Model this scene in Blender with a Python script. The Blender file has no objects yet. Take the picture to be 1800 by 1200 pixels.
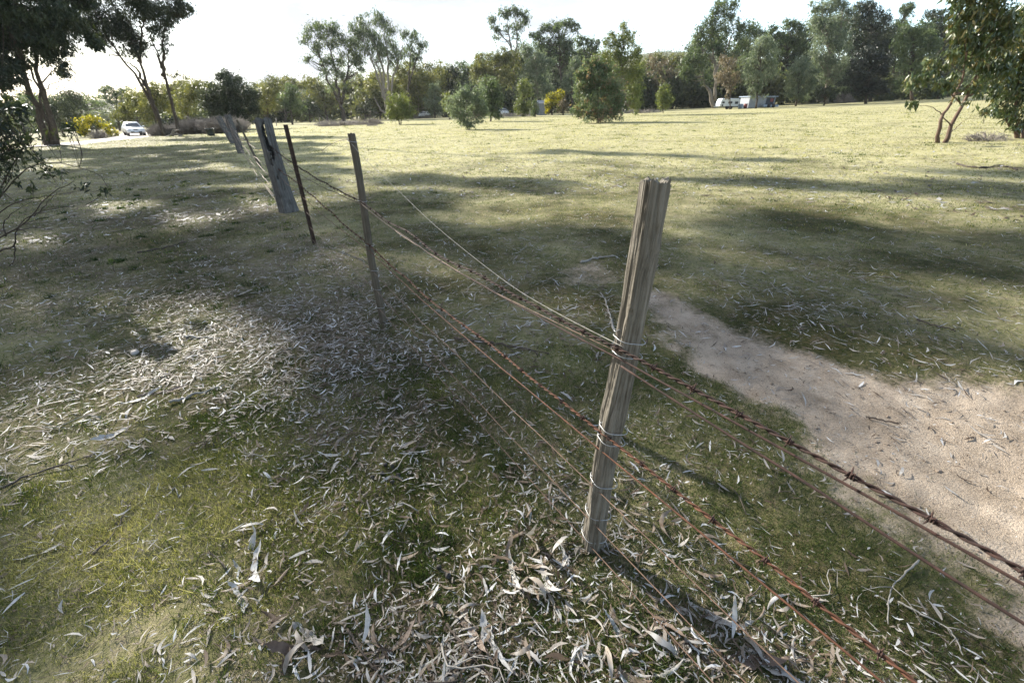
import bpy, bmesh, math, random
import numpy as np
from mathutils import Vector, Matrix
rng = np.random.default_rng(7); random.seed(7)
sc = bpy.context.scene; C = sc.collection
R = math.radians
F = 760.0; PITCH = R(28.3); CH = 1.55
cp, sp = math.cos(PITCH), math.sin(PITCH)
SUN_AZ, SUN_EL = R(48), R(26)          # to the left of straight ahead, behind the road trees
SUNV = np.array([-math.sin(SUN_AZ)*math.cos(SUN_EL), math.cos(SUN_AZ)*math.cos(SUN_EL), math.sin(SUN_EL)])

# ------------------------------------------------------------------ noise
def _h(ix, iy, iz):
    n = (ix.astype(np.int64)*374761393 + iy.astype(np.int64)*668265263 + iz.astype(np.int64)*2147483647) & 0x7fffffff
    n = ((n ^ (n >> 13))*1274126177) & 0x7fffffff
    n = ((n ^ (n >> 16))*668265263) & 0x7fffffff
    return ((n ^ (n >> 15)) & 0xffff)/65535.0
def vn(x, y, z=0.0):
    x, y = np.asarray(x, float), np.asarray(y, float); z = np.zeros_like(x)+z
    i, j, k = np.floor(x), np.floor(y), np.floor(z)
    u, v, w = x-i, y-j, z-k
    u, v, w = u*u*(3-2*u), v*v*(3-2*v), w*w*(3-2*w)
    def g(a, b, c): return _h(i+a, j+b, k+c)
    a = g(0,0,0)*(1-u)+g(1,0,0)*u; b = g(0,1,0)*(1-u)+g(1,1,0)*u
    c = g(0,0,1)*(1-u)+g(1,0,1)*u; d = g(0,1,1)*(1-u)+g(1,1,1)*u
    return ((a*(1-v)+b*v)*(1-w)+(c*(1-v)+d*v)*w)*2-1
def fbm(x, y, z=0.0, o=4):
    s, a, t = 0, 1.0, 0
    for q in range(o):
        s = s+a*vn(np.asarray(x)*2**q+13.7*q, np.asarray(y)*2**q-7.1*q, np.asarray(z)*2**q+3.3*q); t += a; a *= .5
    return s/t
def sstep(a, b, x):
    t = np.clip((np.asarray(x, float)-a)/(b-a), 0, 1); return t*t*(3-2*t)

# ------------------------------------------------------------------ terrain
def hs(x, y):
    x = np.clip(x, -160, 160); y = np.clip(y, -60, 220)
    return .029*x+.00005*x*np.abs(x)+.002*y
def micro(x, y):
    r = np.hypot(x, y)
    f = 1-sstep(18, 60, r)
    m = .045*fbm(x*.55, y*.55, 1.5, 3)+.026*fbm(x*3.2, y*3.2, 4.5, 3)*(1-sstep(6, 14, r))
    b = bare(x, y)
    m = m*(1-.45*b)-.02*b+.014*b*fbm(x*7, y*7, 12.5, 3)+.012*fbm(x*14, y*14, 9.5, 2)*(1-sstep(2.5, 5, r))*(1-.5*b)
    return m*f+.10*fbm(x*.07, y*.07, 2.2, 2)*sstep(6, 25, r)
POLY = np.array([(1.12,3.35),(1.25,2.2),(1.47,1.7),(1.62,1.3),(1.5,.75),(1.6,-1.5),(6.5,-1.5),(5.2,1.4),(3.3,2.15),(2.45,2.42),(2.0,2.75),(1.55,3.45),(1.15,3.9)])
def pdist(x, y):
    d = np.full(np.shape(x), 1e9); ins = np.zeros(np.shape(x), bool); n = len(POLY)
    for i in range(n):
        ax, ay = POLY[i]; bx, by = POLY[(i+1) % n]
        ex, ey = bx-ax, by-ay
        t = np.clip(((x-ax)*ex+(y-ay)*ey)/(ex*ex+ey*ey), 0, 1)
        d = np.minimum(d, np.hypot(x-ax-t*ex, y-ay-t*ey))
        c = ((ay > y) != (by > y)) & (x < (bx-ax)*(y-ay)/(by-ay+1e-12)+ax)
        ins ^= c
    return np.where(ins, -d, d)
def bare(x, y):
    x = np.asarray(x, float); y = np.asarray(y, float)
    d = pdist(x, y)+.34*fbm(x*2.1, y*2.1, 7.7, 5)+.10*fbm(x*11, y*11, 3.7, 2)
    b = 1-sstep(-.26, .20, d)
    d2 = np.hypot((x-.75)/.5, (y-4.3)/.5)+.5*fbm(x*2.5, y*2.5, 1.1, 3)
    return np.maximum(b, .5*(1-sstep(.3, 1.0, d2)))
def H(x, y): return hs(x, y)+micro(x, y)
def H1(x, y): return float(H(np.array([float(x)]), np.array([float(y)]))[0])
def ray(px, py):
    r, yc = px-900.0, 600.0-py
    return np.array([r, F*cp+yc*sp, yc*cp-F*sp])
def at(px, py, Y):
    d = ray(px, py); t = Y/d[1]; return np.array([d[0]*t, Y, CH+d[2]*t])
def mpp(p): return (p[1]*cp+(CH-p[2])*sp)/F            # metres per photo pixel at a point
def gnd(px, py, far=False):
    d = ray(px, py); t = 0.0; prev = None
    for t in np.geomspace(.0004, .6, 4000):
        p = d*t; 
        if CH+p[2] <= hs(p[0], p[1]): break
    p = d*t
    if not far and p[1] < 20:
        for k in range(6):
            z = H1(p[0], p[1]); t2 = t*(CH-z)/max(1e-6, (CH-(CH+d[2]*t))) if d[2] < 0 else t
            t = .5*t+.5*t2; p = d*t
    return np.array([p[0], p[1], H1(p[0], p[1])])

# ------------------------------------------------------------------ object helpers
def meshnp(name, V, faces, mats, attrs=None, smooth=True, root=None, loc=None, parent=None, matidx=None):
    """faces: list of (n,k) int arrays"""
    me = bpy.data.meshes.new(name)
    V = np.asarray(V, np.float32)
    me.vertices.add(len(V)); me.vertices.foreach_set('co', V.ravel())
    idx = np.concatenate([f.ravel() for f in faces]).astype(np.int32)
    cnt = np.concatenate([np.full(len(f), f.shape[1]) for f in faces]).astype(np.int32)
    me.loops.add(len(idx)); me.loops.foreach_set('vertex_index', idx)
    me.polygons.add(len(cnt)); st = np.concatenate([[0], np.cumsum(cnt)[:-1]]).astype(np.int32)
    me.polygons.foreach_set('loop_start', st); me.polygons.foreach_set('loop_total', cnt)
    if matidx is not None: me.polygons.foreach_set('material_index', np.asarray(matidx, np.int32))
    me.polygons.foreach_set('use_smooth', np.full(len(cnt), bool(smooth)))
    me.update(calc_edges=True)
    for k, a in (attrs or {}).items():
        at_ = me.attributes.new(k, 'FLOAT', 'POINT'); at_.data.foreach_set('value', np.asarray(a, np.float32))
    for m in (mats if isinstance(mats, (list, tuple)) else [mats]): me.materials.append(m)
    o = bpy.data.objects.new(name, me); C.objects.link(o)
    if loc is not None: o.location = loc
    if parent is not None: o.parent = parent
    return o
class MB:
    def __init__(s): s.V = []; s.F = {}; s.n = 0
    def add(s, V, faces):
        V = np.asarray(V, float)
        for f in faces:
            f = np.asarray(f)
            if f.ndim == 1: f = f[None]
            s.F.setdefault(f.shape[1], []).append(f+s.n)
        s.V.append(V); s.n += len(V)
    def build(s, name, mat, parent=None, origin=(0,0,0), smooth=True):
        V = np.concatenate(s.V)-np.asarray(origin)
        return meshnp(name, V, [np.concatenate(f) for f in s.F.values()], mat, smooth=smooth, parent=parent)
    def tube(s, P, r, n=6, cap=True):
        P = np.asarray(P, float); m = len(P); r = np.zeros(m)+r
        T = np.gradient(P, axis=0); T /= np.linalg.norm(T, axis=1)[:, None]+1e-12
        a = np.array([0, 0, 1.]) if abs(T[0][2]) < .9 else np.array([1., 0, 0])
        N = np.zeros_like(P); v = a-T[0]*a.dot(T[0]); v /= np.linalg.norm(v)
        for i in range(m):
            v = v-T[i]*v.dot(T[i]); v /= np.linalg.norm(v)+1e-12; N[i] = v
        B = np.cross(T, N)
        th = np.arange(n)*2*math.pi/n
        V = (P[:, None, :]+r[:, None, None]*(np.cos(th)[None, :, None]*N[:, None, :]+np.sin(th)[None, :, None]*B[:, None, :])).reshape(-1, 3)
        i = np.arange(m-1)[:, None]*n; j = np.arange(n)[None]; k = (np.arange(n)+1)[None] % n
        q = np.stack([i+j, i+k, i+n+k, i+n+j], -1).reshape(-1, 4)
        fs = [q]
        if cap: fs += [np.arange(n)[::-1], np.arange(n)+(m-1)*n]
        s.add(V, fs)
    def box(s, c, d, M=None):
        V = np.array([(x, y, z) for x in (-.5, .5) for y in (-.5, .5) for z in (-.5, .5)])*np.asarray(d)
        if M is not None: V = V@np.asarray(M).T
        s.add(V+np.asarray(c), [np.array([(0,1,3,2),(4,6,7,5),(0,4,5,1),(2,3,7,6),(0,2,6,4),(1,5,7,3)])])
    def prism(s, prof, x0, x1, taper=None):
        """prof: (y,z) outline extruded along x"""
        n = len(prof); p = np.array(prof, float)
        a = np.c_[np.full(n, x0), p]; b = np.c_[np.full(n, x1), p]
        if taper is not None: a[:, 0] *= taper; b[:, 0] *= taper
        i = np.arange(n); j = (i+1) % n
        s.add(np.r_[a, b], [np.stack([i, j, j+n, i+n], -1), i[::-1], i+n])
def curve(pts, n):
    """smooth path through points"""
    P = np.asarray(pts, float)
    if len(P) == 2: return P[0]+(P[1]-P[0])*np.linspace(0, 1, n)[:, None]
    Q = np.r_[[2*P[0]-P[1]], P, [2*P[-1]-P[-2]]]
    out = []
    for u in np.linspace(0, len(P)-1-1e-6, n):
        i = int(u); t = u-i; a, b, c, d = Q[i], Q[i+1], Q[i+2], Q[i+3]
        out.append(.5*(2*b+(c-a)*t+(2*a-5*b+4*c-d)*t*t+(3*b-a-3*c+d)*t**3))
    return np.array(out)
def tag(o, label=None, cat=None, group=None, kind=None):
    if label: o['label'] = label
    if cat: o['category'] = cat
    if group: o['group'] = group
    if kind: o['kind'] = kind
    return o
def empty(name, loc, rz=0, rot=None):
    o = bpy.data.objects.new(name, None); C.objects.link(o); o.location = loc
    o.rotation_euler = rot or (0, 0, rz); o.empty_display_size = .1; return o
def copy_tree(o, parent=None):
    c = o.copy(); C.objects.link(c)
    if parent is not None: c.parent = parent
    for ch in [q for q in o.children]: copy_tree(ch, c)
    return c

# ------------------------------------------------------------------ materials
def mat(name):
    m = bpy.data.materials.new(name); m.use_nodes = True; nt = m.node_tree; nt.nodes.clear()
    return m, nt, (lambda t, **k: _nd(nt, t, **k)), nt.links.new
def _nd(nt, t, **k):
    n = nt.nodes.new(t)
    for a, b in k.items():
        if a.startswith('_'): n.inputs[a[1:]].default_value = b
        else: setattr(n, a, b)
    return n
def ramp(N, stops):
    n = N('ShaderNodeValToRGB'); e = n.color_ramp.elements
    while len(e) < len(stops): e.new(.5)
    for q, (p, c) in zip(e, stops): q.position = p; q.color = (*c, 1)
    return n
def noise(N, L, vec, scale, detail=4, rough=.6):
    n = N('ShaderNodeTexNoise'); n.inputs['Scale'].default_value = scale; n.inputs['Detail'].default_value = detail; n.inputs['Roughness'].default_value = rough
    if vec is not None: L(vec, n.inputs['Vector'])
    return n
def out(N, L, sh):
    o = N('ShaderNodeOutputMaterial'); L(sh, o.inputs['Surface'])
def mapr(N, L, val, a, b, c=0, d=1):
    n = N('ShaderNodeMapRange'); L(val, n.inputs['Value'])
    for k, v in zip(('From Min','From Max','To Min','To Max'), (a, b, c, d)): n.inputs[k].default_value = v
    return n.outputs['Result']
def mix(N, L, fac, a, b, blend='MIX'):
    n = N('ShaderNodeMix', data_type='RGBA', blend_type=blend)
    for s, v in ((0, fac), (6, a), (7, b)):
        if hasattr(v, 'is_linked') or hasattr(v, 'links'): L(v, n.inputs[s])
        elif s == 0: n.inputs[0].default_value = v
        else: n.inputs[s].default_value = (*v, 1)
    return n.outputs[2]
def leafmat(name, stops, trans=.35, rough=.5, tint=(1.3, 1.35, .55), spec=.35, patch=None, transcol=None):
    m, nt, N, L = mat(name)
    a = N('ShaderNodeAttribute', attribute_name='var'); r = ramp(N, stops); L(a.outputs['Fac'], r.inputs[0]); col = r.outputs[0]
    pb = N('ShaderNodeBsdfPrincipled'); pb.inputs['Roughness'].default_value = rough; pb.inputs['Specular IOR Level'].default_value = spec
    L(col, pb.inputs['Base Color'])
    tr = N('ShaderNodeBsdfTranslucent'); L(mix(N, L, 1.0, col, tint, 'MULTIPLY'), tr.inputs['Color'])
    mx = N('ShaderNodeMixShader'); mx.inputs[0].default_value = trans; L(pb.outputs[0], mx.inputs[1]); L(tr.outputs[0], mx.inputs[2])
    out(N, L, mx.outputs[0]); return m
def simple(name, col, rough=.6, metal=0, var=.25, scale=8, bump=0, stretch=None, spec=.4):
    m, nt, N, L = mat(name)
    tc = N('ShaderNodeTexCoord'); vec = tc.outputs['Object']
    if stretch:
        mp = N('ShaderNodeMapping'); mp.inputs['Scale'].default_value = stretch; L(vec, mp.inputs['Vector']); vec = mp.outputs[0]
    n = noise(N, L, vec, scale, 5)
    c = mix(N, L, mapr(N, L, n.outputs['Fac'], .3, .7), tuple(q*(1-var) for q in col), tuple(min(1, q*(1+var)) for q in col))
    pb = N('ShaderNodeBsdfPrincipled'); pb.inputs['Roughness'].default_value = rough; pb.inputs['Metallic'].default_value = metal; pb.inputs['Specular IOR Level'].default_value = spec
    L(c, pb.inputs['Base Color'])
    if bump:
        b = N('ShaderNodeBump'); b.inputs['Strength'].default_value = bump; b.inputs['Distance'].default_value = .02
        L(n.outputs['Fac'], b.inputs['Height']); L(b.outputs[0], pb.inputs['Normal'])
    out(N, L, pb.outputs[0]); return m

def ground_mat():
    m, nt, N, L = mat('ground_soil_and_turf')
    tc = N('ShaderNodeTexCoord'); v = tc.outputs['Object']
    A = lambda nm: N('ShaderNodeAttribute', attribute_name=nm).outputs['Fac']
    n1 = noise(N, L, v, .55, 6); n2 = noise(N, L, v, 5, 6); n3 = noise(N, L, v, 34, 5, .7); n4 = noise(N, L, v, 150, 3, .7)
    turf = ramp(N, [(.32, (.016, .019, .007)), (.46, (.040, .042, .013)), (.56, (.075, .062, .024)), (.68, (.12, .092, .055))])  # soil tones kept dark, standing in for shade under the blades
    L(mix(N, L, .55, n2.outputs['Fac'], n3.outputs['Fac']), turf.inputs[0])
    dryc = ramp(N, [(.34, (.12, .13, .045)), (.48, (.30, .28, .14)), (.58, (.42, .375, .23)), (.72, (.28, .22, .145))])
    L(mix(N, L, .6, n2.outputs['Fac'], n3.outputs['Fac']), dryc.inputs[0])
    dryf = mix(N, L, .5, A('dry'), mapr(N, L, n1.outputs['Fac'], .35, .65))
    c = mix(N, L, mapr(N, L, dryf, .15, .75), turf.outputs[0], dryc.outputs[0])
    lit = ramp(N, [(.3, (.05, .035, .022)), (.5, (.12, .095, .07)), (.66, (.24, .21, .18)), (.8, (.34, .32, .29))])
    L(mix(N, L, .7, n3.outputs['Fac'], n4.outputs['Fac']), lit.inputs[0])
    lf = N('ShaderNodeMath', operation='MULTIPLY'); L(A('litter'), lf.inputs[0]); L(mapr(N, L, n3.outputs['Fac'], .38, .6), lf.inputs[1])
    c = mix(N, L, lf.outputs[0], c, lit.outputs[0])
    sand = ramp(N, [(.32, (.10, .074, .050)), (.44, (.245, .194, .144)), (.54, (.345, .28, .215)), (.68, (.46, .385, .305))])
    L(mix(N, L, .5, n2.outputs['Fac'], n4.outputs['Fac']), sand.inputs[0])
    crack = noise(N, L, v, 22, 8, .75)
    sandc = mix(N, L, mapr(N, L, crack.outputs['Fac'], .57, .66), sand.outputs[0], (.20, .16, .12))
    bn = N('ShaderNodeMath', operation='MULTIPLY_ADD'); L(mix(N, L, .55, n2.outputs['Fac'], n3.outputs['Fac']), bn.inputs[0]); bn.inputs[1].default_value = 1.7; bn.inputs[2].default_value = -.85
    bs = N('ShaderNodeMath', operation='ADD'); L(A('bare'), bs.inputs[0]); L(bn.outputs[0], bs.inputs[1])
    c = mix(N, L, mapr(N, L, bs.outputs[0], .25, .80), c, sandc)
    pb = N('ShaderNodeBsdfPrincipled'); pb.inputs['Roughness'].default_value = .95; pb.inputs['Specular IOR Level'].default_value = .1
    L(c, pb.inputs['Base Color'])
    b = N('ShaderNodeBump'); b.inputs['Strength'].default_value = 1.0; b.inputs['Distance'].default_value = .02
    L(mix(N, L, .5, n3.outputs['Fac'], n4.outputs['Fac']), b.inputs['Height']); L(b.outputs[0], pb.inputs['Normal'])
    out(N, L, pb.outputs[0]); return m
def wood_mat(name, stops, zs=1.5, xs=40, rough=.85, bump=.6, dapple=None):
    m, nt, N, L = mat(name)
    tc = N('ShaderNodeTexCoord'); mp = N('ShaderNodeMapping'); mp.inputs['Scale'].default_value = (xs, xs, zs); L(tc.outputs['Object'], mp.inputs['Vector'])
    n = noise(N, L, mp.outputs[0], 1.6, 8, .65); n2 = noise(N, L, tc.outputs['Object'], 9, 4)
    mp2 = N('ShaderNodeMapping'); mp2.inputs['Scale'].default_value = (xs*3, xs*3, zs*2); L(tc.outputs['Object'], mp2.inputs['Vector'])
    n3 = noise(N, L, mp2.outputs[0], 2, 5, .7)
    r = ramp(N, stops); f = mix(N, L, .4, n.outputs['Fac'], n3.outputs['Fac']); L(mix(N, L, .22, f, n2.outputs['Fac']), r.inputs[0])
    pb = N('ShaderNodeBsdfPrincipled'); pb.inputs['Roughness'].default_value = rough; pb.inputs['Specular IOR Level'].default_value = .2
    L(r.outputs[0], pb.inputs['Base Color'])
    b = N('ShaderNodeBump'); b.inputs['Strength'].default_value = bump; b.inputs['Distance'].default_value = .006
    L(f, b.inputs['Height']); L(b.outputs[0], pb.inputs['Normal'])
    out(N, L, pb.outputs[0]); return m

M = {}
M['ground'] = ground_mat()
M['post'] = wood_mat('split_post_wood', [(.32, (.022, .019, .015)), (.45, (.105, .092, .072)), (.56, (.185, .165, .135)), (.72, (.32, .295, .25))], zs=1.3, xs=55, bump=.9)
M['dropper'] = wood_mat('dropper_wood', [(.3, (.03, .024, .017)), (.5, (.088, .074, .056)), (.7, (.165, .145, .118))], zs=2, xs=60)
M['oldpost'] = wood_mat('old_grey_wood', [(.33, (.015, .014, .013)), (.46, (.075, .070, .065)), (.57, (.135, .13, .122)), (.75, (.24, .235, .225))], zs=.9, xs=24, bump=1.0)
M['rust'] = simple('rusty_wire', (.030, .014, .010), .85, .1, .7, 45)
M['rustbright'] = simple('sunlit_orange_rust_wire', (.075, .029, .014), .8, .1, .6, 30)  # orange rust, its brightness carrying the sunlit look of the lower wires
M['galv'] = simple('galvanised_wire', (.30, .30, .30), .45, .5, .15, 30)
M['plainwire'] = simple('weathered_plain_wire', (.12, .075, .052), .65, .3, .5, 20)
M['picket'] = simple('rusty_steel_picket', (.045, .028, .02), .8, .2, .5, 20)
M['bark'] = wood_mat('gum_bark', [(.3, (.018, .014, .011)), (.5, (.06, .047, .036)), (.72, (.15, .125, .10))], zs=.6, xs=5, bump=.8)
M['pinkbark'] = wood_mat('pinkish_gum_bark', [(.3, (.045, .03, .022)), (.5, (.105, .07, .052)), (.72, (.19, .14, .11))], zs=1, xs=9)
M['palebark'] = wood_mat('pale_gum_bark', [(.3, (.07, .055, .04)), (.5, (.18, .155, .125)), (.72, (.36, .33, .29))], zs=.6, xs=5)
M['twig'] = simple('grey_twig', (.20, .175, .15), .85, 0, .4, 12)
M['darkstick'] = simple('dark_stick', (.055, .042, .033), .85, 0, .5, 25, bump=.5)
M['palestick'] = simple('pale_stick', (.21, .195, .175), .8, 0, .35, 25, bump=.4)
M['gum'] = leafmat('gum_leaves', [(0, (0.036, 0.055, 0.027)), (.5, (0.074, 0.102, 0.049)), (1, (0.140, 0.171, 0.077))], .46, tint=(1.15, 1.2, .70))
M['gumgrey'] = leafmat('grey_gum_leaves', [(0, (0.069, 0.093, 0.055)), (.5, (0.131, 0.161, 0.099)), (1, (0.230, 0.256, 0.177))], .46, tint=(1.1, 1.15, .85))
M['olive'] = leafmat('olive_leaves', [(0, (0.050, 0.057, 0.020)), (.5, (0.107, 0.115, 0.040)), (1, (0.184, 0.179, 0.064))], .46, tint=(1.2, 1.2, .62))
M['dark'] = leafmat('dark_evergreen_leaves', [(0, (0.014, 0.022, 0.012)), (.5, (0.033, 0.044, 0.023)), (1, (0.063, 0.074, 0.035))], .22)
M['roadgum'] = leafmat('silhouette_gum_leaves', [(0, (.010, .016, .008)), (.5, (.024, .034, .015)), (1, (.048, .058, .024))], .22)  # near black: the backlit silhouette is put into the leaf colour
M['black'] = leafmat('conifer_needles', [(0, (.006, .010, .006)), (.5, (.013, .019, .011)), (1, (.024, .032, .017))], .10)
M['yellowgreen'] = leafmat('yellow_green_leaves', [(0, (0.065, 0.089, 0.024)), (.5, (0.124, 0.155, 0.044)), (1, (0.204, 0.220, 0.068))], .40, tint=(1.15, 1.12, .7))
M['redtip'] = leafmat('reddish_tip_leaves', [(0, (0.061, 0.096, 0.049)), (.55, (0.116, 0.166, 0.085)), (.8, (0.178, 0.193, 0.115)), (1, (0.258, 0.166, 0.115))], .46, tint=(1.2, 1.1, .7))
M['wattle'] = leafmat('wattle_blossom', [(0, (.04, .055, .014)), (.38, (.10, .11, .018)), (.5, (.38, .33, .014)), (1, (.56, .49, .03))], .30, tint=(1.15, 1.15, .5))
M['brown'] = leafmat('dead_brown_leaves', [(0, (0.075, 0.060, 0.038)), (.5, (0.150, 0.128, 0.075)), (1, (0.255, 0.210, 0.143))], .3, tint=(1.2, 1.1, .8))
M['broad'] = leafmat('broad_gum_leaves', [(0, (0.029, 0.047, 0.013)), (.5, (0.058, 0.085, 0.023)), (.85, (0.111, 0.117, 0.036)), (1, (0.195, 0.156, 0.052))], .16, rough=.36, spec=.5, tint=(1.15, 1.15, .7))
M['farleaf'] = leafmat('far_wood_leaves', [(0, (0.036, 0.049, 0.025)), (.5, (0.075, 0.090, 0.044)), (1, (0.137, 0.144, 0.074))], .46, tint=(1.15, 1.18, .7))
M['litter'] = leafmat('fallen_leaf', [(0, (.05, .032, .020)), (.2, (.12, .085, .058)), (.42, (.205, .175, .145)), (.7, (.31, .30, .285)), (1, (.44, .44, .44))], .14, rough=.62, tint=(1.1, 1.0, .8), spec=.25)
M['barkstrip'] = leafmat('shed_bark', [(0, (.06, .04, .03)), (.5, (.17, .125, .095)), (1, (.34, .29, .25))], .06, rough=.7, tint=(1.1, .9, .7))
M['grass'] = leafmat('grass_blades', [(0, (.018, .034, .008)), (.28, (.042, .075, .016)), (.5, (.094, .112, .028)), (.68, (.175, .175, .058)), (.85, (.345, .315, .142)), (1, (.47, .42, .235))], .40, rough=.55, tint=(1.25, 1.3, .6), spec=.25)
M['white'] = simple('white_car_paint', (.80, .80, .79), .25, 0, .03, 3, spec=.6)
M['glass'] = simple('car_glass', (.05, .06, .07), .08, 0, .1, 3, spec=.8)
M['tyre'] = simple('black_rubber', (.018, .018, .019), .85, 0, .2, 5)
M['chrome'] = simple('lamp_lens', (.6, .62, .65), .15, .3, .05, 5, spec=.8)
M['caravan'] = simple('caravan_panel', (.50, .54, .60), .5, 0, .08, 2)
M['greypanel'] = simple('grey_shed_sheet', (.20, .215, .235), .6, 0, .15, 2)
M['darkpanel'] = simple('dark_opening', (.025, .03, .04), .7, 0, .2, 3)
M['redpaint'] = simple('red_panel', (.16, .035, .03), .6, 0, .2, 3)
M['bluegrey'] = simple('blue_grey_metal', (.22, .27, .34), .6, 0, .2, 3)
M['tub'] = simple('black_plastic_tub', (.02, .026, .024), .5, 0, .15, 3)
M['road'] = simple('pale_gravel_road', (.30, .265, .23), .95, 0, .15, 1.2, bump=.3)
M['stone'] = simple('pale_stone', (.27, .245, .225), .85, 0, .2, 20, bump=.4)
M['gumnut'] = simple('dark_gumnut', (.03, .026, .024), .8, 0, .4, 40)
M['hill'] = simple('wooded_hillside', (.085, .09, .045), .95, 0, .35, .08)

# ------------------------------------------------------------------ strips (leaves, bark curls)
def strips(Cn, T, Nn, L, W, curl=0.0, sickle=0.0, nseg=3, prof=None, twist=0.0):
    """curved tapering strips; returns verts (n*(nseg+1)*2,3), quads"""
    n = len(Cn); T = T/np.linalg.norm(T, axis=1)[:, None]
    B = np.cross(Nn, T); B /= np.linalg.norm(B, axis=1)[:, None]+1e-9; Nn = np.cross(T, B)
    t = np.linspace(0, 1, nseg+1)
    if prof is None: prof = np.sin(math.pi*np.clip(t*.92+.06, 0, 1))**.75
    curl = np.zeros(n)+curl; sickle = np.zeros(n)+sickle; twist = np.zeros(n)+twist
    s = (t-.5)[None]
    along = s*L[:, None]
    a = curl[:, None]*s; k = np.where(np.abs(curl) < 1e-3, 1e-3, curl)[:, None]
    x = np.sin(k*s)/k*L[:, None]; z = (1-np.cos(k*s))/k*L[:, None]
    y = sickle[:, None]*(s**2-.08)*L[:, None]
    ctr = Cn[:, None]+T[:, None]*x[..., None]+Nn[:, None]*z[..., None]+B[:, None]*y[..., None]
    tw = twist[:, None]*s
    side = B[:, None]*np.cos(tw)[..., None]+Nn[:, None]*np.sin(tw)[..., None]
    w = (W[:, None]*.5*prof[None])[..., None]
    V = np.stack([ctr-side*w, ctr+side*w], 2).reshape(-1, 3)
    m = (nseg+1)*2
    b = (np.arange(n)*m)[:, None]; j = (np.arange(nseg)*2)[None]
    q = np.stack([b+j, b+j+1, b+j+3, b+j+2], -1).reshape(-1, 4)
    return V, q, m
def diamonds(Cn, T, Nn, L, W):
    T = T/np.linalg.norm(T, axis=1)[:, None]; B = np.cross(Nn, T); B /= np.linalg.norm(B, axis=1)[:, None]+1e-9
    l = L[:, None]; w = W[:, None]
    V = np.stack([Cn-T*l*.5, Cn-T*l*.05-B*w*.5, Cn+T*l*.5, Cn-T*l*.05+B*w*.5], 1).reshape(-1, 3)
    q = np.arange(len(Cn)*4).reshape(-1, 4)
    return V, q, 4
def rdir(n): v = rng.normal(size=(n, 3)); return v/np.linalg.norm(v, axis=1)[:, None]
def ball(n): return rdir(n)*rng.random(n)[:, None]**(1/3)

# ------------------------------------------------------------------ vegetation
def leaves_from_clumps(cl, rad, cnt, L, W, droop, far=False, soft=.45, cvar=None, shape='diamond'):
    """cl (k,3) centres, rad (k,), cnt (k,) -> V,q,var"""
    idx = np.repeat(np.arange(len(cl)), cnt); n = len(idx)
    off = ball(n)*rad[idx][:, None]*np.array([1, 1, .8])
    sp = (rng.random(n) < soft)[:, None]
    off = np.where(sp, rng.normal(size=(n, 3))*rad[idx][:, None]*np.array([.78, .78, .7]), off)
    P = cl[idx]+off
    T = rdir(n)*(1-droop)+np.array([0, 0, -1.])*droop+.25*off/(rad[idx][:, None]+1e-6)
    Nn = rdir(n)
    ll = L*rng.uniform(.6, 1.4, n); ww = W*rng.uniform(.7, 1.3, n)
    if shape == 'diamond': V, q, m = diamonds(P, T, Nn, ll, ww)
    else: V, q, m = strips(P, T, Nn, ll, ww, curl=rng.uniform(-.6, .6, n), sickle=rng.uniform(-.5, .5, n), nseg=2, prof=np.array([.12, 1, .05]))
    cv = (cvar if cvar is not None else np.clip(.5+.22*rng.normal(size=len(cl)), 0, 1))
    var = np.clip(cv[idx]+.18*rng.normal(size=n), 0, 1)
    return V, q, np.repeat(var, m)
def ell_clumps(ells, Y, depthf=.85, k=.28, cover=2.2):
    cl, rad, area = [], [], []
    for e in ells:
        cx, cy, rx, ry = e[:4]; dn = e[4] if len(e) > 4 else 1.0
        rc0 = k*math.sqrt(rx*ry); n = max(4, int(cover/(k*k)*dn))
        u = rdir(n)*rng.random(n)[:, None]**.42
        u[rng.random(n) < .16] *= 1.28
        g = mpp(at(cx, cy, Y))
        for i in range(n):
            dy = u[i, 1]*rx*g*depthf
            p = at(cx+u[i, 0]*rx*.9, cy-u[i, 2]*ry*.9, Y+dy)
            rc = rc0*rng.uniform(.55, 1.3)
            cl.append(p); rad.append(rc*mpp(p)); area.append(rc*rc)
    return np.array(cl), np.array(rad), np.array(area)
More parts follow.
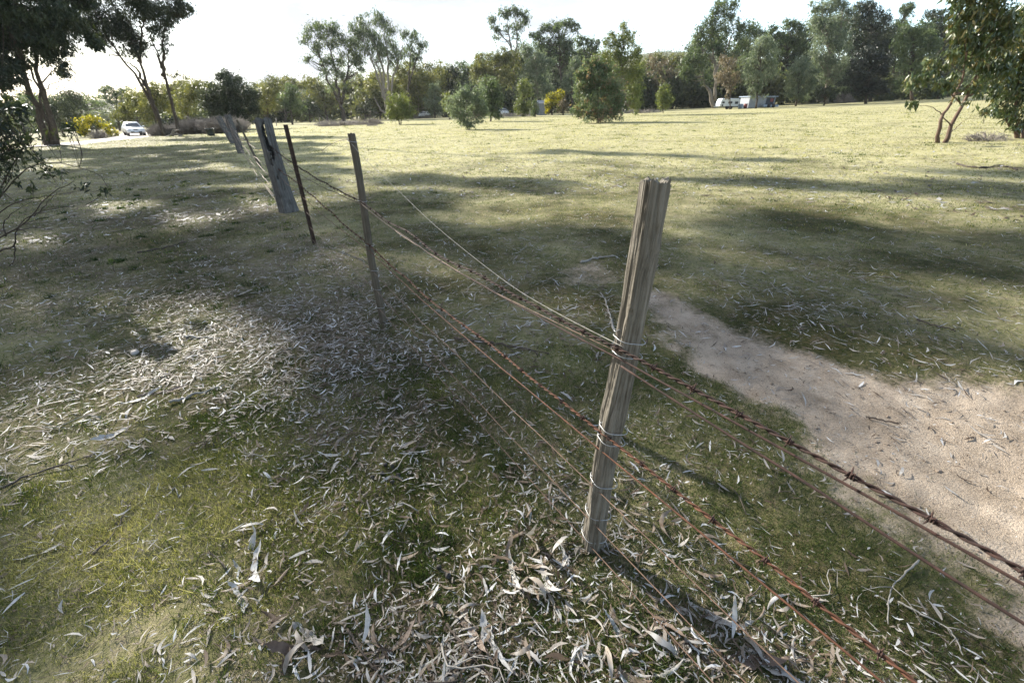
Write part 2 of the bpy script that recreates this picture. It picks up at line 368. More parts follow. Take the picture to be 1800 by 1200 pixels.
def tree(name, label, cat, base, ells, leaf='gum', lpx=3.7, wr=.36, droop=.45, trunks=None, tr=3.0, bark='bark', group=None, Y=None, dens=1.3, tw=None, nlimb=14, shape='diamond', k=.28, cover=2.2, z0=None, trunkname='trunk', crownname='crown', depthf=.85, lmax=None):
    B = gnd(*base) if Y is None else at(base[0], base[1], Y)
    if Y is None and B[1] > 104: Y = 104.0+rng.uniform(-4, 4); B = at(base[0], base[1], Y)
    if Y is not None: B[2] = H1(B[0], B[1])
    Yb = B[1]; g = mpp(B)
    root = empty(name, B); tag(root, label, cat, group)
    if trunks is None:
        mx = np.mean([e[0] for e in ells]); top = min(e[1] for e in ells)
        trunks = [[base, (base[0]*.5+mx*.5+random.uniform(-2, 2), base[1]*.55+top*.45), (mx+random.uniform(-3, 3), top)]]
    mb = MB(); paths = []
    for ti, tp in enumerate(trunks):
        pts = [at(q[0], q[1], Yb+(q[2] if len(q) > 2 else 0)*g) for q in tp]
        if tuple(tp[0][:2]) == tuple(base) or abs(tp[0][1]-base[1]) < 3:
            pts[0][2] = H1(pts[0][0], pts[0][1])-.08
        n = 14; P = curve(pts, n)
        P[1:-1] += rng.normal(size=(n-2, 3))*g*tr*.16
        t = np.linspace(0, 1, n); rr = tr*g*.5*(1-.78*t)*(1+.22*np.exp(-t*16))*((1 if ti == 0 else .8) if tw is None else tw[ti])
        mb.tube(P, rr, 8); paths.append((P, rr))
    cl, rad, area = ell_clumps(ells, Yb, k=k, cover=cover, depthf=depthf)
    ids = rng.permutation(len(cl))[:nlimb*len(ells)]
    for i in ids:
        best = None
        for P, rr in paths:
            d = np.linalg.norm(P-cl[i], axis=1)+np.maximum(0, P[:, 2]-cl[i][2]+.15*np.linalg.norm(P[-1]-P[0]))*1.5
            d[:3] += 1e3*(len(P) > 5)
            j = int(np.argmin(d))
            if best is None or d[j] < best[0]: best = (d[j], P[j], rr[j])
        a, r0 = best[1], min(best[2]*.45, .5*tr*g*.24)
        midp = a*.5+cl[i]*.5+np.array([0, 0, -.08*np.linalg.norm(cl[i]-a)])+rng.normal(size=3)*.06*np.linalg.norm(cl[i]-a)
        mb.tube(curve([a, midp, cl[i]], 6), np.linspace(r0, max(.15*r0, .004), 6), 4, cap=False)
    mb.build(trunkname, M[bark], root, B)
    cnt = np.maximum(3, (dens*area*(4.2/lpx)**1.6)).astype(int)
    V, q, var = leaves_from_clumps(cl, rad, cnt, lpx*g, lpx*g*wr, droop, shape=shape)
    meshnp(crownname, V-B, [q], M[leaf], {'var': var}, smooth=False, parent=root)
    return root
def brush(name, label, cat, base, ell, n=140, mt='twig', group=None, wpx=1.2, Y=None, upright=.5):
    """leafless tangle of thin twigs"""
    B = gnd(*base) if Y is None else at(base[0], base[1], Y); B[2] = H1(B[0], B[1])
    g = mpp(B); cx, cy, rx, ry = ell; mb = MB()
    for i in range(n):
        u = rdir(1)[0]; u[2] = abs(u[2])
        e = at(cx+u[0]*rx, cy+ry-u[2]*2*ry*rng.uniform(.6, 1), B[1]+u[1]*rx*g*.8)
        s = at(cx+u[0]*rx*rng.uniform(0, .8), base[1], B[1]+u[1]*rx*g*.4); s[2] = H1(s[0], s[1])-.02
        m = s*.5+e*.5+rng.normal(size=3)*.12*np.linalg.norm(e-s)
        mb.tube(curve([s, m, e], 5), np.linspace(wpx*g*.5, wpx*g*.12, 5), 3, cap=False)
        for q in range(2):
            f = m*(1-q*.3)+e*q*.3; t = f+rdir(1)[0]*np.array([1, 1, .6])*np.linalg.norm(e-s)*.35+np.array([0, 0, .1*np.linalg.norm(e-s)])
            mb.tube(curve([f, t], 3), np.linspace(wpx*g*.28, wpx*g*.1, 3), 3, cap=False)
    o = mb.build(name, M[mt], None, B); o.location = B; tag(o, label, cat, group); return o

#==SETTING==
def build_ground():
    nth = 900
    rr = np.concatenate([[.12], np.geomspace(.25, 30, 330), np.geomspace(31, 1200, 70)])
    # finer angular steps in the half-circle ahead
    th = np.concatenate([np.linspace(R(-80), R(80), 760, endpoint=False), np.linspace(R(80), R(280), 160, endpoint=False)])
    nth = len(th)
    rg, tg = np.meshgrid(rr, th, indexing='ij')
    x = (rg*np.sin(tg)).ravel(); y = (rg*np.cos(tg)).ravel()
    z = H(x, y)
    V = np.c_[x, y, z]; V = np.r_[V, [[0, 0, H1(0, 0)]]]
    i = np.arange(len(rr)-1)[:, None]*nth; j = np.arange(nth)[None]; k = (np.arange(nth)+1)[None] % nth
    q = np.stack([i+j, i+nth+j, i+nth+k, i+k], -1).reshape(-1, 4)
    tri = np.stack([np.full(nth, len(V)-1), np.arange(nth), (np.arange(nth)+1) % nth], -1)
    X, Yv = V[:, 0], V[:, 1]
    o = meshnp('ground', V, [q, tri], M['ground'], {'bare': bare(X, Yv), 'litter': np.clip(litterd(X, Yv), 0, 1), 'dry': dryness(X, Yv)})
    tag(o, kind='structure')
def fd(x, y):                                  # signed distance from the fence line, + on the paddock side
    return (x-.315)*.844+(y-1.1)*.536
def litterd(x, y):
    x = np.asarray(x, float); y = np.asarray(y, float); d = fd(x, y); r = np.hypot(x, y)
    l = .15+.15*sstep(1.6, 3.5, r)*(1-sstep(-.6, .6, d))+.95*np.exp(-((d+.42)/.68)**2)*(1-sstep(7, 12, r))*(.45+.55*sstep(1.2, 2.2, r))
    l = l+.30*np.exp(-(((x+2.3)/.8)**2+((y-2.5)/.55)**2))+.55*np.exp(-(((x-.1)/.9)**2+((y-.55)/.35)**2))+.5*np.exp(-(((x-1.0)/.45)**2+((y-.5)/.4)**2))
    l = l+.30*(d < -1.2)*sstep(2, 4, y)
    l = l*np.clip(.80+1.4*fbm(x*1.9, y*1.9, 5.5, 3)+.9*fbm(x*6.5, y*6.5, 2.5, 2), .05, 2.0)
    l = l*(1-.94*bare(x, y))*(1-.55*sstep(.2, 1.8, d)*(1-sstep(8, 14, r)))
    l = l*(1-.55*np.exp(-(((x+1.3)/.9)**2+((y-.95)/.55)**2)))
    return np.clip(l, 0, 1.3)
def dryness(x, y):
    d = fd(x, y); r = np.hypot(x, y)
    return np.clip(sstep(5, 20, r)*np.where(d > 0, 1.0, .55)+.10*(d > 0), 0, 1)
build_ground()

def patch(n, rmin, rmax, p, half=R(72)):
    """polar scatter, count density per area ~ r^-p"""
    e = 2-p
    u = rng.random(n)
    r = (rmin**e+u*(rmax**e-rmin**e))**(1/e) if abs(e) > 1e-6 else rmin*(rmax/rmin)**u
    th = rng.uniform(-half, half, n)
    return r*np.sin(th), r*np.cos(th), r
def grass():
    xs, ys, rs = [], [], []
    for n, a, b, p in ((560000, .35, 2.8, .7), (900000, 2.2, 85, 2.0)):
        x, y, r = patch(n, a, b, p); xs.append(x); ys.append(y); rs.append(r)
    x = np.concatenate(xs); y = np.concatenate(ys); r = np.concatenate(rs)
    br = bare(x, y); lt = litterd(x, y)
    cover = np.clip(.66+.8*fbm(x*1.3, y*1.3, 3.1, 3)+.7*fbm(x*6, y*6, 8.1, 2), .06, 1)
    keep = rng.random(len(x)) < np.clip(cover*(1-br*.95)*(1-.45*np.clip(lt, 0, 1)), .0, 1)*(1-.93*br)
    x, y, r, lt = x[keep], y[keep], r[keep], lt[keep]
    # darker longer tussocks
    nt = 620; tx, ty, trr = patch(nt, .8, 16, 1.4, R(60)); ok = (bare(tx, ty) < .2) & (fd(tx, ty) < .6); tx, ty = tx[ok], ty[ok]
    extra_x, extra_y, hmul = [], [], []
    for a, b in zip(tx, ty):
        m = int(rng.uniform(35, 110)); sg = rng.uniform(.018, .055)
        extra_x.append(a+rng.normal(size=m)*sg); extra_y.append(b+rng.normal(size=m)*sg); hmul.append(np.full(m, rng.uniform(1.3, 2.6)))
    tx, ty, trr = patch(1500, 5, 70, 1.55, R(66)); ok = bare(tx, ty) < .2
    for a, b in zip(tx[ok], ty[ok]):
        q = math.hypot(a, b); m = int(rng.uniform(14, 40)); sg = rng.uniform(.03, .10)*(1+q*.03)
        extra_x.append(a+rng.normal(size=m)*sg); extra_y.append(b+rng.normal(size=m)*sg); hmul.append(np.full(m, rng.uniform(1.2, 2.4)))
    nb = len(x); x = np.concatenate([x]+extra_x); y = np.concatenate([y]+extra_y); hm = np.concatenate([np.ones(nb)]+hmul)
    r = np.hypot(x, y); n = len(x)
    z = H(x, y)
    h = np.clip(rng.gamma(3.0, .0052, n), .005, .05)*hm*(1+.35*sstep(6, 30, r))*(1-.35*(fd(x, y) > 0)*(r < 8))
    w = np.maximum(.0026, r*.00100)*rng.uniform(.7, 1.3, n)*np.where(hm > 1, 1.1, 1)
    lean = rng.normal(size=(n, 2))*.65
    tip = np.c_[x+lean[:, 0]*h, y+lean[:, 1]*h, z+h*.95]
    a = rng.uniform(0, 2*math.pi, n); dx, dy = np.cos(a)*w*.5, np.sin(a)*w*.5
    V = np.stack([np.c_[x-dx, y-dy, z-.004], np.c_[x+dx, y+dy, z-.004], tip], 1).reshape(-1, 3)
    dry = dryness(x, y)
    ptc = fbm(x*.8, y*.8, 6.1, 3)
    var = .27+.42*ptc+.30*fbm(x*4.5, y*4.5, 2.1, 2)+.42*dry+.15*rng.normal(size=n)+.38*(rng.random(n) < .10)-np.where(hm > 1, .22, 0)
    var += .18*np.exp(-(((x+1.4)/1.0)**2+((y-1.1)/.7)**2))
    o = meshnp('grass', V, [np.arange(n*3).reshape(-1, 3)], M['grass'], {'var': np.repeat(np.clip(var, 0, 1), 3)}, smooth=False)
    tag(o, 'short patchy green and straw coloured grass over the paddock and verge', 'grass', kind='stuff')
grass()

def litter_orient(n, x, y, up=.75):
    e = .03
    gx = (H(x+e, y)-H(x-e, y))/(2*e); gy = (H(x, y+e)-H(x, y-e))/(2*e)
    Nn = np.c_[-gx, -gy, np.ones(n)]; Nn /= np.linalg.norm(Nn, axis=1)[:, None]
    Nn = Nn*up+rdir(n)*(1-up); Nn /= np.linalg.norm(Nn, axis=1)[:, None]
    a = rng.uniform(0, 2*math.pi, n); T = np.c_[np.cos(a), np.sin(a), np.zeros(n)]
    T -= Nn*(T*Nn).sum(1)[:, None]
    return T, Nn
def accept(x, y, base=0.0):
    return rng.random(len(x)) < np.clip(litterd(x, y)+base, 0, 1)
def litter():
    Vs, qs, vs, off = [], [], [], 0
    for (n, a, b, p, l0, l1, wr, seg) in ((26000, .45, 6.5, 1.0, .014, .066, .15, 3), (80000, 2.6, 30, 1.7, .020, .075, .17, 2), (60000, .4, 4.5, 1.0, .004, .020, .32, 2), (42000, 9, 75, 1.7, .06, .17, .26, 2), (34000, .4, 7, 1.0, .010, .06, .05, 2), (60000, 3, 16, 1.5, .03, .13, .06, 2)):
        x, y, r = patch(n, a, b, p); k = accept(x, y, .10+(.30 if a == 9 else 0)) if wr > .1 else rng.random(n) < (.15+.6*np.clip(.4+1.2*fbm(x*1.5, y*1.5, 4.4, 3), 0, 1))*(1-.85*bare(x, y)); x, y, r = x[k], y[k], r[k]; m = len(x)
        L = rng.uniform(l0, l1, m)*rng.uniform(.8, 1.3, m); W = np.clip(L*wr*rng.uniform(.55, 1.3, m), .0013, .03 if b < 20 else .06)
        T, Nn = litter_orient(m, x, y, .82)
        P = np.c_[x, y, H(x, y)+.004+rng.random(m)*.013+np.abs(L)*.02]
        V, q, st = strips(P, T, Nn, L, W, curl=rng.normal(size=m)*(.6 if wr > .1 else .35), sickle=rng.normal(size=m)*(.45 if wr > .1 else .2), nseg=seg, twist=rng.normal(size=m)*.8)
        Vs.append(V); qs.append(q+off); off += len(V)
        vs.append(np.repeat(np.clip(.42+.34*rng.normal(size=m), 0, 1), st))
    o = meshnp('leaf_litter', np.concatenate(Vs), [np.concatenate(qs)], M['litter'], {'var': np.concatenate(vs)})
    tag(o, 'dry grey and tan gum leaf litter strewn over the grass', 'leaf litter', kind='stuff')
litter()
def strip_mesh(name, L, W, curl, sickle, twist, var, m, nseg=10, prof=None, cup=0.0, edge=0.0):
    t = np.linspace(0, 1, nseg+1)
    if prof is None: prof = np.maximum(np.sin(math.pi*np.clip(t*.93+.03, 0, 1))**.8, .06)
    one = np.ones(1); z = np.zeros((1, 3))
    V, q, st = strips(z, np.array([[1., 0, 0]]), np.array([[0, 0, 1.]]), one*L, one*W, curl, sickle, nseg, prof, twist)
    # centre fold: add a mid rib row
    A, Bv = V[0::2], V[1::2]; mid = (A+Bv)/2; mid[:, 2] -= cup*W*prof
    n = nseg+1
    if edge:
        sd = rng.uniform(0, 99); e1 = 1+edge*fbm(t*9+sd, t*0, 1.1, 3)*2; e2 = 1+edge*fbm(t*9+sd, t*0+7, 2.1, 3)*2
        A = mid+(A-mid)*e1[:, None]; Bv = mid+(Bv-mid)*e2[:, None]; wr_ = W*.22*fbm(t*7+sd, t*0, 5.5, 3); mid = mid+np.c_[t*0, t*0, wr_]; A = A+np.c_[t*0, t*0, W*.3*fbm(t*8+sd, t*0, 6.6, 3)]; Bv = Bv+np.c_[t*0, t*0, W*.3*fbm(t*8+sd, t*0, 8.8, 3)]
    V3 = np.stack([A, mid, Bv], 1).reshape(-1, 3)
    i = (np.arange(nseg)*3)[:, None]
    q = np.concatenate([i+np.array([[0, 1, 4, 3]]), i+np.array([[1, 2, 5, 4]])])
    vv = np.clip(var+.08*rng.normal(size=n), 0, 1)
    V3[:, 2] -= V3[:, 2].min()
    o = meshnp(name, V3, [q], m, {'var': np.repeat(vv, 3)}); me = o.data
    bpy.data.objects.remove(o); return me
def single_leaves():
    ms = []
    for i in range(26):
        L = rng.uniform(.05, .118); W = L*rng.uniform(.09, .17)
        ms.append((strip_mesh('fallen_leaf', L, W, rng.normal()*1.0, rng.normal()*.55, rng.normal()*.9, np.clip(.46+.30*rng.normal(), .02, 1), M['litter'], cup=rng.uniform(-.25, .3), edge=rng.uniform(.05, .3)), L))
    n = 0
    cand = []
    while len(cand) < 292:
        x, y, r = patch(400, .62, 2.9, 1.3, R(52)); k = accept(x, y, .03); cand += list(zip(x[k], y[k]))
    for (x, y) in cand[:292]:
        me, L = ms[int(rng.integers(len(ms)))]
        o = bpy.data.objects.new('fallen_leaf', me); C.objects.link(o)
        T, Nn = litter_orient(1, np.array([x]), np.array([y]), .82)
        Bv = np.cross(Nn[0], T[0]); o.matrix_world = Matrix(np.array([[*r4, 0] for r4 in np.c_[T[0], Bv, Nn[0]]]+[[0, 0, 0, 1]]).tolist())
        o.location = (x, y, H1(x, y)+.004+.010*rng.random())
        s = rng.uniform(.75, 1.2); o.scale = (s, s*rng.uniform(.8, 1.2), s)
        tag(o, 'dry curled gum leaf lying loose on the grass', 'fallen leaf', 'dry gum leaves scattered on the grass')
    # curled strips of shed bark, one by one (photo position, length, turn, curl, label)
    big = [((440,960),.20,1.0,1.9,.95,.85,'pale curled bark strip arched on the moss, lower of the arc pair'),
           ((455,1000),.22,-1.1,1.6,.9,.9,'pale crescent of bark just below the other arched strip'),
           ((420,1050),.16,2.4,.7,.3,.75,'cream ribbon of bark lying down the moss left of the dark leaf heap'),
           ((520,1140),.19,.05,.4,.2,.18,'wide dark grey bark slab lying flat near the front edge'),
           ((545,1118),.17,-.5,.6,.3,.6,'broad tan bark piece lying across the dark grey bark slab'),
           ((650,1110),.13,1.45,.4,.3,.95,'narrow whitish leaf standing upright in the grass in front'),
           ((700,1130),.17,.8,.8,.4,.55,'grey bark curl in the shaded leaf heap in front'),
           ((830,1110),.20,-1.0,.5,.2,.45,'brown bark strip slanting down to the front edge'),
           ((868,1130),.22,-1.05,.5,.3,.7,'long pale bark strip slanting beside a brown one at the front edge'),
           ((905,1010),.18,-1.3,1.4,.6,.62,'long tan leaf curling in the heap left of the near post'),
           ((935,960),.17,-1.5,1.2,.7,.66,'upright tan leaf leaning against the foot of the near post'),
           ((965,1020),.18,-1.2,1.3,.8,.7,'buff leaf hanging over the heap by the near post'),
           ((990,985),.13,1.4,1.2,.7,.72,'short curved leaf propped right against the near post'),
           ((900,985),.16,-1.2,1.6,.9,.5,'brown hooked leaf at the left end of the heap by the near post'),
           ((940,1040),.20,.15,1.0,.5,.6,'flat tan leaf across the bottom of the heap by the near post'),
           ((1085,1110),.15,-.95,.3,.15,.75,'straight pale leaf slanting right of the near post shadow'),
           ((1170,1100),.19,-.9,.4,.1,.3,'reddish brown bark slab lying at the end of the post shadow'),
           ((1250,1085),.16,-.6,.6,.2,.62,'broad fawn leaf under the lower wires in front'),
           ((1282,1100),.14,1.4,.5,.2,.9,'white leaf standing in the heap under the lower wires'),
           ((1305,1100),.10,.3,.3,.1,.66,'squarish pale bark flake in the heap under the lower wires'),
           ((1330,1165),.20,-.1,.6,.2,.16,'dark brown bark slab at the bottom of the heap under the wires'),
           ((1365,1180),.20,-.75,.4,.15,.62,'large fawn bark slab at the front edge under the wires'),
           ((250,700),.24,.9,.6,.3,.7,'long silvery bark strip in the litter patch on the verge'),
           ((200,765),.2,1.2,.5,.4,.75,'whitish forked bark strip at the left of the litter patch'),
           ((290,690),.32,.25,.4,.1,.5,'straight grey bark strip across the litter patch on the verge'),
           ((70,975),.16,.5,.5,.2,.8,'pale pointed bark strip beside the dark moss at the left edge'),
           ((590,800),.18,.5,1.3,.7,.8,'pale sickle leaf on the moss between litter and near post'),
           ((420,520),.3,.3,.4,.2,.6,'silver bark strip in the litter beyond the slim post')]
    for (p, L, a, curl, sick, var, lab) in big:
        G = gnd(*p); me = strip_mesh('bark_strip', L, L*rng.uniform(.11, .17) if 'slab' not in lab and 'flake' not in lab and 'broad' not in lab else L*rng.uniform(.18, .22), curl*.9, sick*.9, rng.normal()*.5, var, M['barkstrip'] if var < .6 else M['litter'], nseg=26, cup=.12, edge=.55 if 'bark' in lab else .15, prof=np.clip(np.minimum(np.linspace(0, 1, 27)*7, (1-np.linspace(0, 1, 27))*5), .12, 1)*(1-.25*np.linspace(0, 1, 27)) if 'bark' in lab else None)
        o = bpy.data.objects.new('bark_strip', me); C.objects.link(o); o.location = G+np.array([0, 0, .004])
        tilt = 1.0 if ('upright' in lab or 'standing' in lab) else rng.normal()*.18
        o.rotation_euler = (rng.normal()*.3, -tilt, a)
        if tilt == 1.0: o.location.z += L*.4
        tag(o, lab, 'bark strip' if 'leaf' not in lab.split(',')[0] else 'dry leaf')
single_leaves()

def stick(label, pts, r_px, mt='darkstick', name='fallen_stick', side=2, group=None, lift=.012):
    P = [gnd(*p) for p in pts]; g = mpp(P[0]); B = P[0]; mb = MB()
    n = 5*len(P); Q = curve(P, n); Q[:, 2] = H(Q[:, 0], Q[:, 1])+lift+np.abs(fbm(Q[:, 0]*9, Q[:, 1]*9, 2.2, 2))*lift
    Q += rng.normal(size=Q.shape)*r_px*g*.22
    r_px = r_px*.55; mb.tube(Q, np.linspace(r_px*g, r_px*g*.45, n)*(1+.18*rng.normal(size=n)), 7)
    for s in range(side):
        i = int(rng.integers(n//3, n-2)); d = Q[i+1]-Q[i-1]; ln = np.linalg.norm(Q[-1]-Q[0])*rng.uniform(.15, .35)
        ang = rng.choice([-1, 1])*rng.uniform(.4, .9); dd = np.array([d[0]*math.cos(ang)-d[1]*math.sin(ang), d[0]*math.sin(ang)+d[1]*math.cos(ang), 0]); dd /= np.linalg.norm(dd)
        e = Q[i]+dd*ln; e[2] = H1(e[0], e[1])+.02
        mb.tube(curve([Q[i], Q[i]*.5+e*.5+np.array([0, 0, .012]), e], 5), np.linspace(r_px*g*.45, r_px*g*.2, 5), 5)
    o = mb.build(name, M[mt], None, B); o.location = B; tag(o, label, 'stick', group); return o
stick('dark thin stick lying across the grass left of the near post', [(800,598),(850,603),(905,612),(965,622)], 4)
stick('grey bent stick reaching up from the bare ground behind the near post', [(1078,585),(1072,560),(1066,535),(1055,515)], 4, 'palestick', side=1)
stick('pale straight stick in the leaf litter on the verge', [(300,710),(340,697),(395,680)], 5, 'palestick', side=0)
stick('long dark curved twig on the moss in front on the left', [(165,978),(195,950),(215,920),(237,880)], 3.2)
stick('short grey stick under the slim post among leaves', [(325,593),(360,595),(388,597)], 4, 'palestick', side=0)
stick('dark broken stick in the litter at the left edge', [(10,860),(60,835),(130,815),(170,800)], 4)
stick('thin dark twig standing among bark strips at the front', [(400,1005),(385,985),(372,978),(358,980)], 2.5)
stick('brown stick sliding under the bark slab at the front edge', [(612,1110),(630,1140),(660,1180),(690,1215)], 4)
stick('thin brown stick crossing the heap at the front edge', [(785,1100),(812,1135),(835,1165),(862,1190)], 4)
stick('pale forked dead branch on the grass by the bare path', [(1612,990),(1585,1015),(1562,1045),(1558,1100)], 2.8, 'palestick', side=3, name='dead_branch')
stick('white dead branch trailing onto the bare path', [(1575,1060),(1620,1085),(1665,1110),(1690,1155)], 3.2, 'palestick', side=3, name='dead_branch')
stick('dark stick in the shaded grass beyond the bare path', [(1610,565),(1645,575),(1680,585)], 3)
stick('dark twig on the bare sand under the wires', [(1520,735),(1550,742),(1580,748)], 2.5)
stick('grey log piece in the shaded paddock grass', [(1020,462),(1050,455),(1080,452)], 4, 'palestick')
stick('dark stick across the verge by the leaning pale stick', [(240,445),(290,437),(330,425)], 3)
stick('brown fallen branch at the foot of the right sapling', [(1680,290),(1720,296),(1760,292),(1790,300)], 3, side=4, name='dead_branch')
def twigs():
    base = []
    for i in range(8):
        mb = MB(); L = rng.uniform(.08, .22); Q = curve([(0, 0, 0), (L*.3, L*rng.normal()*.08, .006), (L*.7, L*rng.normal()*.1, .004), (L, L*rng.normal()*.08, 0)], 8)
        mb.tube(Q, np.linspace(.0024, .001, 8), 5)
        if i % 2: mb.tube(curve([Q[4], Q[4]+np.array([.05, .03*rng.choice([-1, 1]), .012])], 3), np.array([.0013, .001, .0007]), 4)
        o = mb.build('fallen_twig', M['darkstick' if i % 3 else 'palestick']); base.append(o.data); bpy.data.objects.remove(o)
    for i in range(85):
        x, y, r = patch(1, .7, 5, 1.2, R(52)); x, y = x[0], y[0]
        if bare(np.array([x]), np.array([y]))[0] > .5 and i % 4: continue
        o = bpy.data.objects.new('fallen_twig', base[int(rng.integers(8))]); C.objects.link(o)
        o.location = (x, y, H1(x, y)+.012); o.rotation_euler = (rng.normal()*.1, rng.normal()*.12, rng.uniform(0, 6.28)); s = rng.uniform(.7, 1.5); o.scale = (s, s, s)
        tag(o, 'thin dry twig lying loose on the ground', 'twig', 'thin dry twigs scattered on the ground')
twigs()
def stones():
    for (p, r, mt, nm, lab, cat) in (((238,622), 7, 'stone', 'stone', 'pale pinkish stone in the grass of the verge', 'stone'),):
        G = gnd(*p); g = mpp(G); bm = bmesh.new(); bmesh.ops.create_icosphere(bm, subdivisions=3, radius=r*g)
        for v in bm.verts: v.co *= 1+.25*float(vn(v.co.x/(r*g)*1.6, v.co.y/(r*g)*1.6, v.co.z/(r*g)*1.6)); v.co.z *= .6
        me = bpy.data.meshes.new(nm); bm.to_mesh(me); bm.free(); me.materials.append(M[mt])
        for q in me.polygons: q.use_smooth = True
        o = bpy.data.objects.new(nm, me); C.objects.link(o); o.location = G+np.array([0, 0, r*g*.4]); tag(o, lab, cat)
    bm = bmesh.new(); bmesh.ops.create_icosphere(bm, subdivisions=2, radius=.011)
    for v in bm.verts:
        if v.co.z > .007: v.co.z = .005
    me = bpy.data.meshes.new('gumnut'); bm.to_mesh(me); bm.free(); me.materials.append(M['gumnut'])
    for (px, py) in ((672,835),(690,822),(700,838),(655,842),(764,982),(772,1000),(788,1015),(690,850),(678,820)):
        G = gnd(px, py); o = bpy.data.objects.new('gumnut', me); C.objects.link(o); o.location = G+np.array([0, 0, .012]); o.rotation_euler = (rng.uniform(0, 3), rng.uniform(0, 3), 0)
        tag(o, 'small round dark gumnut lying in the leaf litter', 'gumnut', 'gumnuts in the leaf litter')
stones()

def clods():
    bm = bmesh.new(); bmesh.ops.create_icosphere(bm, subdivisions=1, radius=1); v0 = np.array([v.co[:] for v in bm.verts]); f0 = np.array([[v.index for v in f.verts] for f in bm.faces]); bm.free()
    x = rng.uniform(.8, 4.5, 9000); y = rng.uniform(-.2, 3.9, 9000); k = rng.random(9000) < bare(x, y)*np.clip(.35+1.2*fbm(x*3, y*3, 1.9, 3), .04, 1); x, y = x[k], y[k]; n = len(x)
    s = rng.gamma(1.6, .0016, n)+.001
    V = (v0[None]*(1+.35*rng.normal(size=(n, len(v0), 1)))*s[:, None, None]*np.array([1, 1, .6])+np.c_[x, y, H(x, y)+s*.2][:, None]).reshape(-1, 3)
    F_ = (f0[None]+(np.arange(n)*len(v0))[:, None, None]).reshape(-1, 3)
    tag(meshnp('gravel', V, [F_], simple('earth_clods', (.16, .125, .095), .95, 0, .5, 60), smooth=False), 'small earth clods and grit on the bare sandy patch', 'gravel', kind='stuff')
clods()
#==FENCE==
P1b = gnd(1041, 956); P1t = at(1156, 318, P1b[1]); P2b = gnd(673, 566); P2t = at(617, 235, P2b[1])
PKb = gnd(553, 428); PKt = at(502, 219, PKb[1]); STb = gnd(507, 372); STt = at(461, 210, STb[1])
FPb = gnd(424, 270); FPt = at(400, 203, FPb[1])
fence = empty('wire_fence', P1b); tag(fence, 'old sagging barbed wire fence on weathered timber posts running to the distance', 'fence')
def axis_obj(o, b, t):
    z = Vector(t-b).normalized(); x = Vector((1, .25, 0)); x = (x-z*x.dot(z)).normalized(); y = z.cross(x)
    o.matrix_world = Matrix.Translation(Vector(b-P1b))@Matrix((x, y, z)).transposed().to_4x4()
def post(b, t, rx, ry, mt, label, nth=56, nz=110, groove=.16, taper=.85, rough=.03, sq=3.2, jag=.03, seed=0., buried=.15, name='post', flare=0.0, knots=0):
    Ln = float(np.linalg.norm(t-b)); th = np.arange(nth)*2*math.pi/nth
    zz = np.linspace(-buried, Ln, nz); V = []
    ca, sa = np.cos(th), np.sin(th); base = (np.abs(ca)**sq+np.abs(sa)**sq)**(-1/sq)
    kn = [(rng.uniform(0, 6.28), rng.uniform(.15, .95)*Ln, rng.uniform(.03, .07)) for _ in range(knots)]; th0, ca0, sa0 = th, ca, sa
    for i, z in enumerate(zz):
        u = np.clip(z/Ln, 0, 1)
        wv = .30*vn(th0*0+z*1.9, th0*0+seed)+(.10*vn(ca0*2, sa0*2, z*5+seed) if knots else 0); bul = 0
        for ka, kz, kr in kn:
            da = np.angle(np.exp(1j*(th0-ka))); e = np.exp(-((z-kz)/kr)**2-(da/.5)**2); wv = wv+.5*np.sin(da*3)*e; bul = bul+.10*e-.16*np.exp(-((z-kz)/(kr*.3))**2-(da/.16)**2)
        ca, sa = (np.cos(th0+wv), np.sin(th0+wv)) if knots else (ca0, sa0)
        gr = fbm(ca*3.2+seed, sa*3.2, z*1.1+seed, 4); g2 = fbm(ca*9+seed, sa*9, z*2.5, 3)
        cr = np.minimum(0, vn(ca*2.6+seed*2, sa*2.6, z*.35)+.35)
        s = base*(1+groove*gr+groove*.45*g2+groove*1.5*cr+rough*vn(ca*4+seed, sa*4, z*14)+bul)*(1-(1-taper)*u)*(1+flare*np.exp(-u*9))
        wob = np.array([.006*math.sin(z*5+seed), .006*math.cos(z*3.7+seed)])
        zj = z+(jag*fbm(ca*3+seed, sa*3, 9.9, 3) if i == nz-1 else 0)
        V.append(np.c_[s*ca0*rx+wob[0], s*sa0*ry+wob[1], np.zeros(nth)+zj])
    # rough end grain
    last = V[-1]; rings = [last]
    for f in (.75, .5, .25):
        q = last*1.0; c = last.mean(0); q[:, :2] = c[:2]+(last[:, :2]-c[:2])*f; q[:, 2] = Ln-.004+jag*.9*fbm(q[:, 0]*60+seed, q[:, 1]*60, 3.3, 3); rings.append(q)
    V = np.concatenate(V[:-1]+rings); m = nz+3
    V = np.r_[V, [[V[-nth:, 0].mean(), V[-nth:, 1].mean(), Ln]]]
    i = np.arange(m-1)[:, None]*nth; j = np.arange(nth)[None]; k = (np.arange(nth)+1)[None] % nth
    q = np.stack([i+j, i+k, i+nth+k, i+nth+j], -1).reshape(-1, 4)
    tri = np.stack([np.full(nth, m*nth), (m-1)*nth+np.arange(nth), (m-1)*nth+(np.arange(nth)+1) % nth], -1)
    o = meshnp(name, V, [q, tri], M[mt], parent=fence); axis_obj(o, b, t); o['label'] = label
    o.data.set_sharp_from_angle(angle=R(42)) if hasattr(o.data, 'set_sharp_from_angle') else None
    return o
near_post = post(P1b, P1t, .0385, .034, 'post', 'grooved grey split timber post with a rough broken top', nth=128, nz=260, groove=.26, taper=.84, knots=6, jag=.022, seed=3.1, sq=3.6)
slim_post = post(P2b, P2t, .028, .024, 'dropper', 'slim grey timber dropper post', nth=32, nz=90, groove=.10, taper=.85, jag=.012, seed=8.3)
